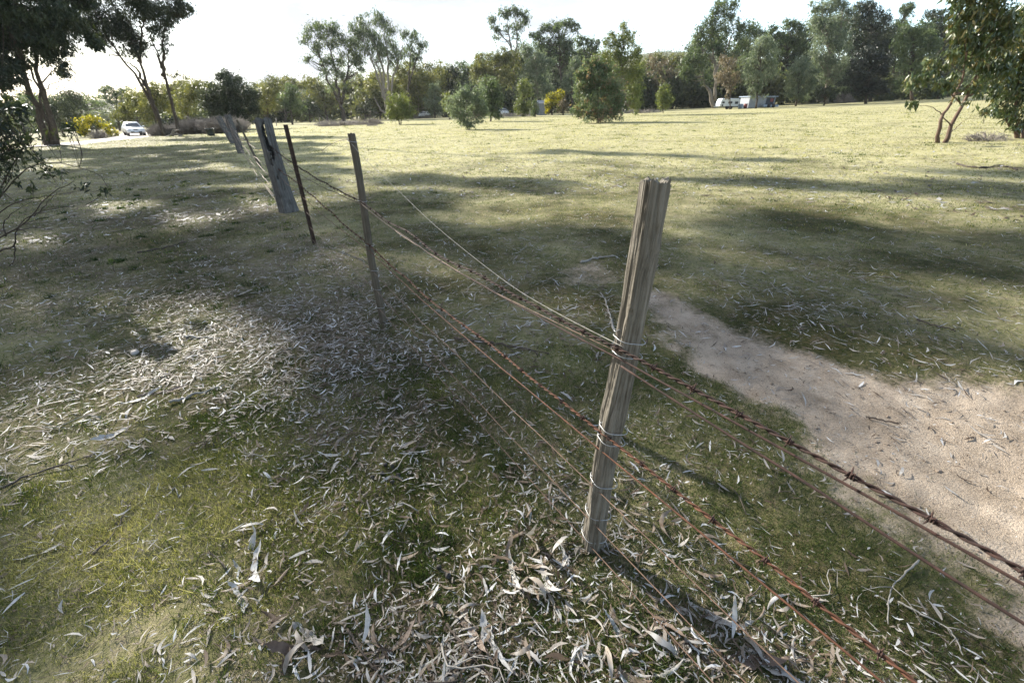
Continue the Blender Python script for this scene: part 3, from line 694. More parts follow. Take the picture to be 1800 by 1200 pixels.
back_post = post(FPb, FPt, .15, .13, 'oldpost', 'far grey timber post with a notched top', nth=40, nz=60, groove=.16, taper=.95, jag=.10, seed=5.2, sq=2.6)
B2 = gnd(411, 254); T2 = at(384, 206, B2[1])
back_post2 = post(B2, T2, .16, .15, 'oldpost', 'farthest grey timber post, half hidden behind another', nth=40, nz=60, groove=.16, taper=.95, jag=.10, seed=6.9, sq=2.6)
B3 = gnd(459, 296); T3 = at(416, 211, B3[1])
post(B3, T3, .035, .03, 'dropper', 'slim dark dropper leaning beside the far posts', nth=20, nz=40, groove=.08, jag=.01, seed=1.9)
def hollow_post(b, t, rad, label):
    """weathered shell with rotted holes through it"""
    Ln = float(np.linalg.norm(t-b)); nth, nz = 84, 110; th = np.arange(nth)*2*math.pi/nth; ca, sa = np.cos(th), np.sin(th)
    zz = np.linspace(-.15, Ln, nz); V = []
    for i, z in enumerate(zz):
        u = np.clip(z/Ln, 0, 1)
        s = (1+.24*fbm(ca*2+1.3, sa*2, z*1.3, 4)+.10*fbm(ca*8, sa*8, z*1.6, 3))*(1-.10*u)*(1+.22*np.exp(-u*6))
        zj = z+(.07*fbm(ca*2, sa*2, 4.4, 3) if i == nz-1 else 0)
        V.append(np.c_[s*ca*rad, s*sa*rad*.9, np.zeros(nth)+zj])
    V = np.concatenate(V)
    i = np.arange(nz-1)[:, None]*nth; j = np.arange(nth)[None]; k = (np.arange(nth)+1)[None] % nth
    q = np.stack([i+j, i+k, i+nth+k, i+nth+j], -1).reshape(-1, 4)
    c = V[q].mean(1); ang = np.arctan2(c[:, 1], c[:, 0]); z = c[:, 2]/Ln
    def hole(a, zc, ra, rz): 
        da = np.angle(np.exp(1j*(ang-a))); w = .35*fbm(c[:, 0]*22, c[:, 1]*22, c[:, 2]*16, 3)
        return (da/ra)**2+((z-zc)/rz)**2+w*1.6 < 1
    fr = -math.pi/2
    hl = hole(fr-.05, .80, .30, .15)|hole(fr+.30, .66, .34, .075)|hole(fr+.12, .90, .22, .08)|hole(fr-.15, .56, .26, .045)|hole(fr+.55, .47, .14, .03)|hole(fr+.1, .40, .10, .022)|hole(fr-.3, .18, .09, .02)|hole(fr+.5, .27, .09, .016)
    hl |= hole(math.pi/2+.1, .85, .22, .06)|hole(math.pi/2-.35, .67, .22, .05)|hole(math.pi/2+.15, .93, .12, .03)
    o = meshnp('post', V, [q[~hl]], M['oldpost'], parent=fence); axis_obj(o, b, t); o['label'] = label
    sd = o.modifiers.new('wall', 'SOLIDIFY'); sd.thickness = .05; sd.offset = -1
    # charred heart inside
    return o
strainer = hollow_post(STb, STt, .138, 'thick grey timber strainer post with rotted holes')
# star picket: Y section steel
mb = MB(); Lp = float(np.linalg.norm(PKt-PKb))
for a in (90, 210, 330):
    ca, sa = math.cos(R(a)), math.sin(R(a)); Mx = np.array([[ca, -sa, 0], [sa, ca, 0], [0, 0, 1]])
    mb.box(np.array([ca*.014, sa*.014, Lp/2-.1]), (.028, .006, Lp+.2), Mx)
for k in range(26): mb.box((0, -.0165-.001, .08+k*.05), (.012, .004, .012))
pk = mb.build('picket', M['picket'], fence, smooth=False); axis_obj(pk, PKb, PKt); pk['label'] = 'rusty dark steel star picket'

def onpost(b, t, bpx, tpx, py, side=0.0):
    """point of a post at photo row py"""
    lo, hi = 0.0, 1.0
    f = lambda u: 600-F*((lambda p: ((p[2]-CH)*cp+p[1]*sp)/(p[1]*cp-(p[2]-CH)*sp))(b+(t-b)*u))
    for _ in range(50):
        m = (lo+hi)/2
        if f(m) > py: lo = m
        else: hi = m
    return b+(t-b)*lo
n1 = lambda y: onpost(P1b, P1t, 0, 0, y)+np.array([-.022, -.037, 0])
n2 = lambda y: onpost(P2b, P2t, 0, 0, y)+np.array([-.005, -.027, 0])
npk = lambda y: onpost(PKb, PKt, 0, 0, y)+np.array([0, -.022, 0])
nst = lambda y: onpost(STb, STt, 0, 0, y)+np.array([.10, -.13, 0])
def nend(p1, drop=0.0):
    return p1+np.array([.635*3.1, -3.1, .09-drop])
def wirepath(an, sag, n=60, wob=.004):
    out_ = []
    for i in range(len(an)-1):
        a, b = an[i], an[i+1]; t = np.linspace(0, 1, n)[:, None]; s = sag[i] if isinstance(sag, (list, tuple)) else sag
        p = a+(b-a)*t; p[:, 2] -= 4*s*(t*(1-t))[:, 0]
        d = np.linalg.norm(b-a); p += wob*np.sin(t*math.pi)*np.c_[fbm(t[:, 0]*d*2.2, t[:, 0]*0+i, 1.7+a[2]*9, 3), t[:, 0]*0, fbm(t[:, 0]*d*2.2, t[:, 0]*0+i, 5.1+a[2]*9, 3)]*3
        out_.append(p if i == len(an)-2 else p[:-1])
    return np.concatenate(out_)
def resample(P, step):
    s = np.r_[0, np.cumsum(np.linalg.norm(np.diff(P, axis=0), axis=1))]; u = np.arange(0, s[-1], step)
    return np.c_[np.interp(u, s, P[:, 0]), np.interp(u, s, P[:, 1]), np.interp(u, s, P[:, 2])]
def plain(an, sag, r=.0016, mt='plainwire', wob=.004, label=None, name='plain_wire', n=60):
    mb = MB(); mb.tube(wirepath(an, sag, n, wob), r, 6); o = mb.build(name, M[mt], fence, P1b)
    if label: o['label'] = label
    return o
# one barb: two wraps and four points
mb = MB(); t = np.linspace(0, 2.2*2*math.pi, 26)
mb.tube(np.c_[(t/t[-1]-.5)*.013, .0045*np.cos(t), .0045*np.sin(t)], .0016, 5)
mb.tube(np.c_[(t/t[-1]-.5)*.010+.002, .0055*np.cos(-t+1), .0055*np.sin(-t+1)], .0014, 5)
for d in ((-.3, .8, .6), (.3, -.7, .75), (.1, .5, -.9), (-.2, -.9, -.4)):
    d = np.array(d)/np.linalg.norm(d); mb.tube([d*.003, d*.010, d*.0155], [.0018, .0016, .0005], 5)
barb0 = mb.build('barb', M['rust']); barb_me = barb0.data; bpy.data.objects.remove(barb0)
def barbed(an, sag, label, mt, pitch, seed, wob=.009, dmax=12):
    P = resample(wirepath(an, sag, 80, wob), .005); s = np.arange(len(P))*.005
    T = np.gradient(P, axis=0); T /= np.linalg.norm(T, axis=1)[:, None]; B = np.cross(T, [0, 0, 1.]); B /= np.linalg.norm(B, axis=1)[:, None]; Nn = np.cross(B, T)
    mb = MB()
    for ph in (0, math.pi):
        a = s/.062*2*math.pi+ph+1.5*fbm(s*1.5, s*0, seed, 2); rr = .0027+.0014*np.clip(fbm(s*3, s*0, seed+ph, 2), 0, 1)
        mb.tube(P+B*(np.cos(a)*rr)[:, None]+Nn*(np.sin(a)*rr)[:, None], .0027, 5)
    o = mb.build('barbed_wire', M[mt], fence, P1b); o['label'] = label
    k = 0; nxt = .03
    while nxt < s[-1]:
        i = int(nxt/.005)
        if i >= len(P)-1: break
        nxt += pitch*rng.uniform(.88, 1.12); k += 1
        if P[i][1] < -.5: continue
        b = bpy.data.objects.new('barb', barb_me); C.objects.link(b); b.parent = o
        x = Vector(T[i]); y = Vector(B[i]); z = Vector(Nn[i]); rot = Matrix((x, y, z)).transposed().to_4x4()@Matrix.Rotation(rng.uniform(0, 6.28), 4, 'X')
        b.matrix_local = Matrix.Translation(Vector(P[i]-P1b))@rot@Matrix.Scale(rng.uniform(.95, 1.2), 4)
    return o
A1 = n1(607); A2 = n2(352); Apk = npk(288); Ast = nst(258)
barbed([Ast, Apk, A2, A1, nend(A1)], [.01, .02, .035, .0], 'dark rusty upper barbed wire', 'rust', .128, 1.3)
B1 = n1(757); B2w = n2(427); Bpk = npk(322); Bst = nst(296)
barbed([Bst, Bpk, B2w, B1, nend(B1)], [.01, .02, .02, .01], 'orange rusty lower barbed wire', 'rustbright', .128, 7.7)
plain([nst(266), npk(302), n2(357), n1(622), nend(n1(616), -.01)], [.01, .02, .045, .0], .0031, 'rust')
plain([n1(632), nend(n1(632), .0)], [.05], .0031, 'rust')
plain([n2(356), n1(612)], [.06], .0015, 'palestick' if False else 'plainwire')
plain([nst(310), npk(346), n2(438), n1(785), nend(n1(785))], [.01, .02, .02, .0], .0028, 'rustbright')
plain([npk(372), n2(474), n1(850), nend(n1(850))], [.01, .02, .02], .0019)
plain([npk(398), n2(507), n1(905), nend(n1(905))], [.01, .02, .02], .0019)
plain([npk(421), n2(539), n1(943), nend(n1(943))], [.01, .015, .015], .0019)
# loose wire slack from the slim post top
top2 = n2(250)
P = curve([top2, at(645, 283, 3.05), at(700, 335, 2.75), at(760, 392, 2.4), at(830, 450, 2.05), at(905, 506, 1.72), at(985, 553, 1.42), n1(600)], 80)
mb = MB(); mb.tube(P, .0012, 6); mb.build('plain_wire', M['palestick'], fence, P1b)['label'] = 'loose pale wire sagging from the slim post top'
P = curve([top2, at(608, 245, 3.25), at(590, 250, 3.35), at(575, 258, 3.4), at(566, 265, 3.42)], 24)
mb = MB(); mb.tube(P, .0016, 6); mb.build('plain_wire', M['plainwire'], fence, P1b)['label'] = 'broken wire end curling from the slim post top'
# slack wires beyond the strainer, and a fine wire hanging on it
for i, (ya, yb, sg) in enumerate(((208, 268, .16), (212, 292, .22), (220, 310, .10), (232, 330, .12), (215, 345, .35), (245, 355, .05))):
    a = onpost(FPb, FPt, 0, 0, ya)+np.array([-.05, -.12, 0]); b = onpost(STb, STt, 0, 0, yb)+np.array([-.13, -.05, 0])
    plain([a, b], sg, 0.0055 if i < 4 else .004, 'plainwire', .02)
    c = onpost(B2, T2, 0, 0, 205+7*i)+np.array([0, -.1, 0]); plain([c, a], .1, .004, 'plainwire', .03, n=20)
P = curve([onpost(STb, STt, 0, 0, 214)+np.array([.12, -.12, 0]), at(480, 240, STb[1]-.18), at(497, 268, STb[1]-.2), at(510, 290, STb[1]-.2), npk(300)], 40)
mb = MB(); mb.tube(P, .002, 5); mb.build('plain_wire', M['plainwire'], fence, P1b)
# galvanised ties round the posts
def tie(ax_b, ax_t, u_pt, rx, ry, par, label=None, turns=1.1, rise=.012, r=.0015, tilt=-.25):
    z = (ax_t-ax_b)/np.linalg.norm(ax_t-ax_b); x = np.array([1, .25, 0]); x = x-z*x.dot(z); x /= np.linalg.norm(x); y = np.cross(z, x)
    c = ax_b+z*((u_pt-ax_b).dot(z)); a = np.linspace(R(130), R(130)+turns*2*math.pi, 44)
    sq = (np.abs(np.cos(a))**3.2+np.abs(np.sin(a))**3.2)**(-1/3.2)
    P = c+x*(np.cos(a)*rx*sq)[:, None]+y*(np.sin(a)*ry*sq)[:, None]+z*((np.cos(a)*tilt*rx)+rise*np.linspace(0, 1, 44))[:, None]
    P = np.r_[P, [P[-1]+x*.012+z*.006, P[-1]+x*.02-y*.006]]
    mb = MB(); mb.tube(P, r, 6); o = mb.build('wire_tie', M['galv']); 
    o.parent = par; o.matrix_parent_inverse = (Matrix.Translation(Vector(P1b))@par.matrix_basis).inverted()
    return o
for py in (597, 622): tie(P1b, P1t, n1(py), .044, .039, near_post, rise=.016)
for py in (752, 772): tie(P1b, P1t, n1(py), .044, .039, near_post, rise=.010)
for py in (845, 900, 940): tie(P1b, P1t, n1(py), .0455, .0405, near_post)
for py in (250, 354, 431, 475, 508, 540): tie(P2b, P2t, n2(py), .031, .028, slim_post, r=.0018)
#==VEG==
# ---- hill and far wood
def prof(xs, tab): return np.interp(xs, [a for a, b in tab], [b for a, b in tab])
RIDGE = [(-600,188),(0,186),(450,168),(600,152),(800,138),(1000,116),(1150,96),(1250,98),(1500,118),(1800,130),(2600,150)]
def hill():
    px = np.linspace(-700, 2700, 120); ys = np.array([170, 200, 240, 290, 340, 390, 440, 520]); V = []
    for Y in ys:
        f = sstep(170, 400, np.array([Y]))[0]
        for x, ry in zip(px, prof(px, RIDGE)):
            p = at(x, ry, 400.); X = p[0]/400*Y
            z0 = float(hs(np.array([X]), np.array([Y]))[0])-1.0
            z = z0+(p[2]-z0)*f+4*float(fbm(np.array([X*.02]), np.array([Y*.02]), 3.3, 3)[0])*f
            if Y > 440: z -= 25
            V.append((X, Y, z))
    n = len(px); i = np.arange(len(ys)-1)[:, None]*n; j = np.arange(n-1)[None]
    q = np.stack([i+j, i+j+1, i+n+j+1, i+n+j], -1).reshape(-1, 4)
    tag(meshnp('hill', V, [q], M['hill']), kind='structure'); return np.array(V)
HV = hill()
def hillz(X, Y):
    d = (HV[:, 0]-X)**2+(HV[:, 1]-Y)**2; i = np.argsort(d)[:4]; w = 1/(d[i]+1); return float((HV[i, 2]*w).sum()/w.sum())
def far_wood():
    cl, rad = [], []
    TOP = [(-400,172),(0,170),(120,172),(200,168),(260,158),(350,150),(450,140),(560,133),(650,124),(760,116),(850,108),(950,104),(1060,96),(1130,90),(1180,80),(1230,88),(1300,90),(1500,100),(2200,110)]
    for Y, dn, up in ((122, 190, 36), (150, 190, 28), (190, 190, 18), (250, 190, 9), (330, 200, 2), (420, 200, 0)):
        for x in np.linspace(-250, 2050, dn)+rng.normal(size=dn)*6:
            top = float(prof(np.array([x]), TOP)[0])+up*rng.uniform(.6, 1.2)+rng.uniform(-4, 8)
            p = at(x, top, Y); gz = max(float(hs(np.array([p[0]]), np.array([float(Y)]))[0]), hillz(p[0], Y) if Y > 175 else -99)
            h = max(p[2]-gz, 3.0); r = min(rng.uniform(2.2, 4.2), .5*h)*(1+Y/600)
            z = p[2]-r
            while z > gz+.5:
                cl.append((p[0]+rng.normal()*r*.3, Y+rng.normal()*4, z)); rad.append(r*rng.uniform(.8, 1.15)); z -= r*1.15
    cl, rad = np.array(cl), np.array(rad)
    # sub clumps
    k = 5; idx = np.repeat(np.arange(len(cl)), k); c2 = cl[idx]+rdir(len(idx))*rad[idx][:, None]*rng.uniform(.35, .95, len(idx))[:, None]*np.array([1, 1, .8]); r2 = rad[idx]*rng.uniform(.3, .55, len(idx))
    px2 = r2/(c2[:, 1]*.9/F)
    cnt = np.maximum(5, (px2**2*1.5)).astype(int)
    cv = np.clip(.5+.2*rng.normal(size=len(cl)), 0, 1)[idx]
    V, q, var = leaves_from_clumps(c2, r2, cnt, .85, .36, .3, cvar=np.clip(cv+.12*rng.normal(size=len(idx)), 0, 1))
    o = meshnp('far_wood', V, [q], M['farleaf'], {'var': var}, smooth=False)
    tag(o, 'far wooded hillside of pale green gums behind the paddock', 'woodland', kind='stuff')
far_wood()

# ---- shading crowns: unseen clumps added above the tall road gums, placed by the shade wanted
SD = np.array([math.sin(SUN_AZ), -math.cos(SUN_AZ)]); TE = math.tan(SUN_EL)
def high_clumps(root, base, targets, leaf, dens=1.35, trunk_top=None, bark='bark'):
    B = np.array(base); cl, rad = [], []
    for (x, y, r) in targets:
        P = np.array([x, y]); s = (P-B[:2]).dot(SD)+rng.normal()*1.0
        c = P-SD*s; z = s*TE
        for k in range(3):
            o = rdir(1)[0]*r*.55; cl.append((c[0]+o[0], c[1]+o[1], z+o[2]*.7)); rad.append(r*rng.uniform(.5, .72))
    cl, rad = np.array(cl), np.array(rad)
    V, q, var = leaves_from_clumps(cl, rad, np.maximum(8, (dens*520*rad**2)).astype(int), .30, .11, .5, soft=.1)
    meshnp('crown', V-B, [q], M[leaf], {'var': var}, smooth=False, parent=root)
    mb = MB(); top = trunk_top if trunk_top is not None else B+np.array([0, 0, 9.])
    hi = np.array([cl[:, 0].mean(), cl[:, 1].mean(), cl[:, 2].max()]); tr = curve([top, top*.5+hi*.5+np.array([.3, -.2, .5]), hi], 12)
    mb.tube(tr, np.linspace(.13, .03, 12), 6)
    for c in cl[::3]:
        d = np.linalg.norm(tr-c, axis=1)+np.maximum(0, tr[:, 2]-c[2]+1)*2; a = tr[int(np.argmin(d))]
        mb.tube(curve([a, a*.5+c*.5-np.array([0, 0, .3]), c], 6), np.linspace(.05, .012, 6), 4, cap=False)
    mb.build('limb', M[bark], root, B)

t = tree('gum_tree', 'dark backlit gum with thick leaning trunks at the left edge of the picture', 'tree', (86, 257),
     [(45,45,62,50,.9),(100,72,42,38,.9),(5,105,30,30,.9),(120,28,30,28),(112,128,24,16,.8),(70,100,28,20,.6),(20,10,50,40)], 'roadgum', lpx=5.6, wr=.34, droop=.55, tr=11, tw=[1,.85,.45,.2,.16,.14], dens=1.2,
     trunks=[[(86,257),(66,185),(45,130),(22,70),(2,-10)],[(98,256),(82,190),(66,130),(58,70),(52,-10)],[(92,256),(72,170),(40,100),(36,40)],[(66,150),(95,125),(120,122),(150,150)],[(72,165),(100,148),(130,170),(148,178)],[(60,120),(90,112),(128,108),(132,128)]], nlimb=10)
shadeA = [(-1.75,.62,.28),(-2.1,.95,.3),(-2.4,1.35,.3),(-1.4,.42,.22),(-2.6,.7,.3),(-3.0,1.1,.35),(-2.4,9.3,1.1),(.2,6.2,.6),(-3.5,8.3,1.3),(-.2,5.9,1.0),(1.3,5.3,.9),(2.9,5.5,1.0),(4.7,5.5,1.1),(6.6,5.0,1.2),(4.5,4.1,.75),(2.6,4.0,.75),(3.5,3.2,.5),(1.7,2.9,.45),(.1,3.1,.55),(-.7,2.4,.42),(.25,2.0,.3),(-1.6,3.6,.6),(-3,4.7,.8),(-4.4,3.3,.7),(-4.8,6.2,1.1),(-1.9,1.75,.26),(-3.1,1.7,.4),(1.2,2.0,.2),(-.35,.72,.2),(-2,11.3,1.2),(.4,10.2,1.0),(-6.5,10,1.3),(-7,4.6,.9),(-.2,4.5,.5),(-2.0,6.1,.8),(8.5,5.6,1.2),(1.35,3.1,.35),(1.75,2.75,.35),(1.5,2.35,.28),(2.2,2.7,.3),(2.9,2.9,.4),(1.7,.6,.2),(3.6,2.3,.3),(-2.3,.8,.22)]
SPOT = [(-2.35,2.6,.45),(.52,.92,.55),(-1.1,.85,.36),(2.4,1.8,.85),(1.05,.55,.3),(-5.5,8.6,.45),(-8.5,10,.5),(-.55,1.5,.2),(1.7,7.7,1.0),(.5,7.5,.75),(3.2,8.2,.7),(-3.6,3.9,.3),(-.1,4.1,.25)]
for _ in range(1300):
    x, y = rng.uniform(-11, 1.9), rng.uniform(.3, 8.5); r = .13+.085*y*rng.uniform(.7, 1.2)
    if abs(x) > 1.2+1.45*y or (y < 2.0 and rng.random() < .22): continue
    if any(math.hypot(x-a, y-b) < c*1.15+r*1.15 for a, b, c in SPOT): continue
    if any(math.hypot(x-a, y-b) < .62*(c+r) for a, b, c in shadeA): continue
    shadeA.append((x, y, r))
left = []
for _ in range(520):
    y = rng.uniform(8, 31); x = -y*rng.uniform(.42, 1.45); n_ = x*.669+y*.743; s_ = x*.743-y*.669
    if vn(np.array([n_*.55]), np.array([s_*.10]))[0] < -.22: continue
    if any(math.hypot(x-a, y-b) < .8*c for a, b, c in left): continue
    left.append((x, y, rng.uniform(.7, 1.2)))
shadeA += [q for q in left if q[0]*.669+q[1]*.743 < 8.5]
high_clumps(t, t.location, shadeA, 'roadgum', trunk_top=at(2, -10, t.location[1]))
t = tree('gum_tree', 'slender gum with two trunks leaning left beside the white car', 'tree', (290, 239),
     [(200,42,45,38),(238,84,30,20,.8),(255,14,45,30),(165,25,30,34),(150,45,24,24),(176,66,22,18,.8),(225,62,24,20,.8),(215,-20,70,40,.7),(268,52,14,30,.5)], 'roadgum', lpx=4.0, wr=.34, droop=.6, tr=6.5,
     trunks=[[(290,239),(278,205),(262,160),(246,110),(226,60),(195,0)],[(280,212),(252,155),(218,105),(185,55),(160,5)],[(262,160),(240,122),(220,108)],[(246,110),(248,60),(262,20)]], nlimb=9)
shadeB = [(1.9,17.6,.85),(3.6,16.4,.9),(5.4,15.1,.9),(7.3,13.8,.85),(6.5,8.6,1.1),(9,8.2,1.3),(12,8.6,1.5),(15,7.5,1.6),(4.6,10.2,.7),(10.5,6.6,1.2)]
shadeB += [q for q in left if 8.5 <= q[0]*.669+q[1]*.743 < 18]
high_clumps(t, t.location, shadeB, 'roadgum', trunk_top=at(195, 0, t.location[1]))
t = tree('gum_tree', 'slender gum with a forked trunk standing right of the leaning one beside the car', 'tree', (318, 239),
     [(302,24,30,24),(318,14,24,20),(285,48,16,26,.6),(290,85,12,26,.45),(290,-20,50,30,.7),(312,132,22,6,.4)], 'roadgum', lpx=4.0, wr=.34, droop=.6, tr=6,
     trunks=[[(318,239),(304,190),(290,135),(276,95),(262,55)],[(289,135),(286,100),(288,60),(296,10)],[(290,140),(284,118),(272,90)]], nlimb=8)

G2 = 'trees along the far side of the paddock'
# ---- left: scrub along the road
tree('scrub_tree', 'low dark scrub behind the trunks at the left edge', 'tree', (112, 238), [(118,192,40,30),(80,200,30,28)], 'dark', group=None, trunks=None, tr=3)
tree('scrub_tree', 'dark flat topped gum in the scrub above the yellow wattle', 'tree', (205, 214), [(186,157,16,9),(214,163,22,11),(190,176,24,12),(225,186,26,16)], 'gum', tr=3, Y=95)
tree('scrub_tree', 'olive scrub tree directly behind the white car', 'tree', (243, 222), [(240,186,30,24),(215,200,22,18),(262,200,20,20)], 'olive', Y=80)
tree('scrub_tree', 'rounded scrub tree between the leaning gum trunks', 'tree', (275, 224), [(270,162,22,18),(285,180,24,20),(262,190,20,20)], 'olive', Y=75)
tree('scrub_tree', 'pale olive scrub right of the forked gum trunk', 'tree', (330, 220), [(330,165,24,20),(350,160,20,18),(325,190,26,18)], 'olive', Y=85)
tree('rounded_tree', 'dense dark rounded tree above the far fence posts', 'tree', (405, 210), [(400,152,34,25),(372,168,22,24),(432,172,24,24),(405,182,42,18),(395,136,16,11),(446,194,12,10),(400,204,42,14),(378,192,28,16),(425,204,26,14)], 'dark', lpx=3.2, wr=.5, droop=.25, tr=4, cover=3.0, Y=68)
tree('scrub_tree', 'light olive scrub tree right of the dense dark one', 'tree', (470, 208), [(465,172,24,24),(485,160,20,18),(458,190,18,14)], 'olive', Y=92)
tree('scrub_tree', 'green young gum in the scrub left of the tall forked gum', 'tree', (512, 208), [(512,160,14,16),(505,172,18,18),(520,186,18,16)], 'gum', Y=88)
tree('scrub_tree', 'dark bluish shrub left of the tall forked gum', 'tree', (545, 212), [(542,188,20,18),(556,196,12,12),(528,192,10,12)], 'dark', tr=2.5)
tree('scrub_tree', 'pale gum scrub behind the tall forked gum', 'tree', (575, 206), [(560,165,22,22),(585,178,24,22),(548,150,18,14)], 'olive', Y=112)
# ---- tall gums left of centre
tree('gum_tree', 'tall forked gum with a dark bare lower trunk left of centre', 'tree', (604, 213),
     [(537,66,12,14,.9),(545,50,14,10,.8),(565,52,18,16),(588,50,12,12),(575,72,20,16),(600,70,14,16),(552,84,14,12),(545,104,14,8),(568,104,18,14),(618,78,16,18),(625,102,18,18),(598,106,16,16,.8),(585,128,18,14,.8),(610,134,18,14,.8),(632,122,12,14,.8),(592,150,22,14,.6)], 'gum', lpx=3.5, droop=.45, tr=7, k=.42,
     trunks=[[(604,213),(601,190),(596,176),(582,150),(572,125),(560,90)],[(600,182),(606,150),(612,115),(612,80)],[(596,174),(590,140),(585,100),(572,70)]], nlimb=8)
tree('gum_tree', 'tall feathery gum with many thin upright limbs left of centre', 'tree', (682, 200),
     [(640,38,16,16),(665,36,16,16),(632,58,14,16),(655,60,22,18),(680,50,14,18),(645,84,16,18),(672,84,20,20),(692,86,16,18),(700,104,14,14),(662,108,14,12,.5),(684,112,16,12,.5),(620,48,8,12)], 'gum', lpx=4.0, wr=.26, droop=.75, tr=6, k=.40, bark='palebark',
     trunks=[[(682,200),(676,165),(672,120),(655,70),(640,40)],[(680,185),(668,150),(655,110),(640,75)],[(681,180),(682,130),(680,90),(675,45)],[(682,190),(690,140),(700,110),(708,80)],[(678,160),(664,120),(650,95)],[(684,205),(668,190),(658,170)]], nlimb=7)
tree('gum_tree', 'thin topped gum with drooping sprays right of the tall feathery one', 'tree', (722, 200),
     [(712,60,12,16,.8),(728,64,14,14,.8),(742,76,12,14,.8),(718,84,14,16,.8),(738,96,14,12,.7),(750,84,6,10,.5),(722,106,12,12,.5)], 'gum', lpx=3.9, wr=.28, droop=.75, tr=4, k=.42, Y=106, trunks=[[(722,200),(718,160),(720,110),(724,65)],[(719,150),(730,110),(742,80)]])
tree('gum_tree', 'olive bushy gum low between the feathery gum and the shrubs', 'tree', (668, 207), [(650,160,26,26),(690,150,26,24),(640,185,20,20),(700,180,22,24),(672,178,22,20)], 'olive', Y=112)
tree('conifer_shrub', 'small dark pointed evergreen left of the yellow green shrub', 'shrub', (640, 206), [(646,176,7,10),(642,188,12,12),(632,194,9,10),(655,198,9,8)], 'dark', droop=.1, lpx=3.0)
tree('gum_tree', 'pale thin gums mass behind the yellow green shrub', 'tree', (735, 202), [(735,140,30,28),(765,135,24,22),(725,170,24,24),(760,168,26,26),(705,130,16,16)], 'olive', Y=110, bark='palebark')
tree('gum_tree', 'dark leaning gum top above the grey green shrub', 'tree', (785, 200), [(780,136,16,14),(795,130,12,14),(770,128,10,12),(790,148,14,10)], 'dark', Y=118)
tree('shrub', 'yellow green rounded shrub on the paddock edge left of centre', 'shrub', (703, 220), [(700,178,22,18),(714,192,14,18),(688,196,12,16),(703,200,20,14)], 'yellowgreen', lpx=3.2, wr=.45, droop=.3, tr=2, cover=2.6, trunks=[[(703,220),(698,200),(694,185)],[(704,220),(708,200),(712,185)]])
tree('shrub', 'grey green upright shrub left of the silver sapling', 'shrub', (765, 207), [(764,160,12,16),(758,182,14,18),(772,186,12,18)], 'gumgrey', lpx=3.0)
tree('shrub', 'bright green leafy shrub between the grey green one and the silver sapling', 'shrub', (790, 211), [(786,180,10,18),(794,192,12,14)], 'yellowgreen', lpx=3.0)
tree('sapling', 'silvery gum sapling leaning left with loose open foliage', 'sapling', (824, 228), [(815,165,22,22),(800,182,20,18),(838,170,18,22),(832,192,24,18),(812,200,20,16),(822,216,20,11),(852,200,8,12),(842,212,10,8)], 'gumgrey', lpx=3.9, wr=.42, droop=.4, tr=2.2, k=.34, cover=1.9, bark='palebark', trunks=[[(824,228),(814,205),(806,180)],[(825,228),(832,200),(838,172)],[(824,226),(820,195),(818,165)]])
tree('shrub', 'dense dark green bushy tree right behind the silvery sapling', 'tree', (862, 214), [(862,152,18,17),(872,172,14,22),(855,172,18,20),(868,194,14,14),(876,205,8,8)], 'gum', lpx=3.3, wr=.45, droop=.3, cover=2.8)
tree('shrub', 'narrow yellow green shrub with a pinched waist right of the dark bushy tree', 'shrub', (920, 206), [(921,153,12,14),(928,164,9,10),(914,188,12,16),(926,190,10,14)], 'yellowgreen', lpx=3.0, wr=.45, droop=.2, cover=2.6)
tree('shrub', 'small dark green shrub beside the narrow yellow green one', 'shrub', (941, 206), [(940,182,7,10),(940,195,9,10)], 'gum', lpx=2.8)
tree('wattle', 'small wattle bush in yellow bloom by the grey shed', 'wattle bush', (970, 203), [(976,172,14,14),(966,184,10,14),(984,166,8,10),(962,194,6,8)], 'wattle', lpx=3.0, wr=.5, droop=.2, cover=2.4, Y=92)
tree('shrub', 'brownish shrub between the blooming wattle and the large bush', 'shrub', (990, 203), [(990,188,12,14)], 'brown', Y=90)
tree('bush', 'largest rounded bush on the paddock with reddish young tips', 'bush', (1052, 216), [(1042,132,26,22),(1060,150,34,28),(1026,158,20,26),(1082,166,18,26),(1050,180,44,24),(1022,195,18,18),(1084,196,16,18),(1052,204,40,12),(1016,130,8,10),(1046,112,20,14),(1064,122,22,18),(1030,142,22,20)], 'redtip', lpx=3.9, wr=.4, droop=.4, tr=3, k=.25, cover=2.6, bark='palebark')
# ---- centre back
tree('gum_tree', 'open crowned gum with a bare limb standing highest left of the centre mass', 'tree', (905, 190), [(866,38,10,12,.9),(874,58,10,14,.8),(886,26,10,14,.9),(898,22,12,12,.9),(914,24,12,12,.9),(924,36,8,16,.8),(908,46,14,12,.7),(894,50,10,12,.7),(906,66,8,10,.5)], 'gum', lpx=3.5, droop=.6, tr=4, k=.42, Y=125, trunks=[[(905,190),(903,120),(898,84),(884,64),(872,50)],[(903,110),(908,78),(908,50),(905,30)],[(898,84),(894,60),(892,35)]], bark='palebark')
tree('gum_tree', 'olive feathery gum mass left of the centre treeline', 'tree', (872, 200), [(850,110,22,20),(876,98,20,16),(898,105,18,20),(862,135,22,20),(890,135,18,22),(838,125,14,18)], 'olive', lpx=3.3, droop=.55, Y=106)
tree('gum_tree', 'dark broad gum with rounded heads in the middle of the treeline', 'tree', (990, 195), [(960,50,12,12),(944,66,14,14),(978,52,20,16),(998,42,14,12),(1012,50,10,12),(985,78,24,18),(960,86,18,18),(1000,90,16,22),(978,104,26,16)], 'gum', lpx=3.5, droop=.4, Y=118, tr=5)
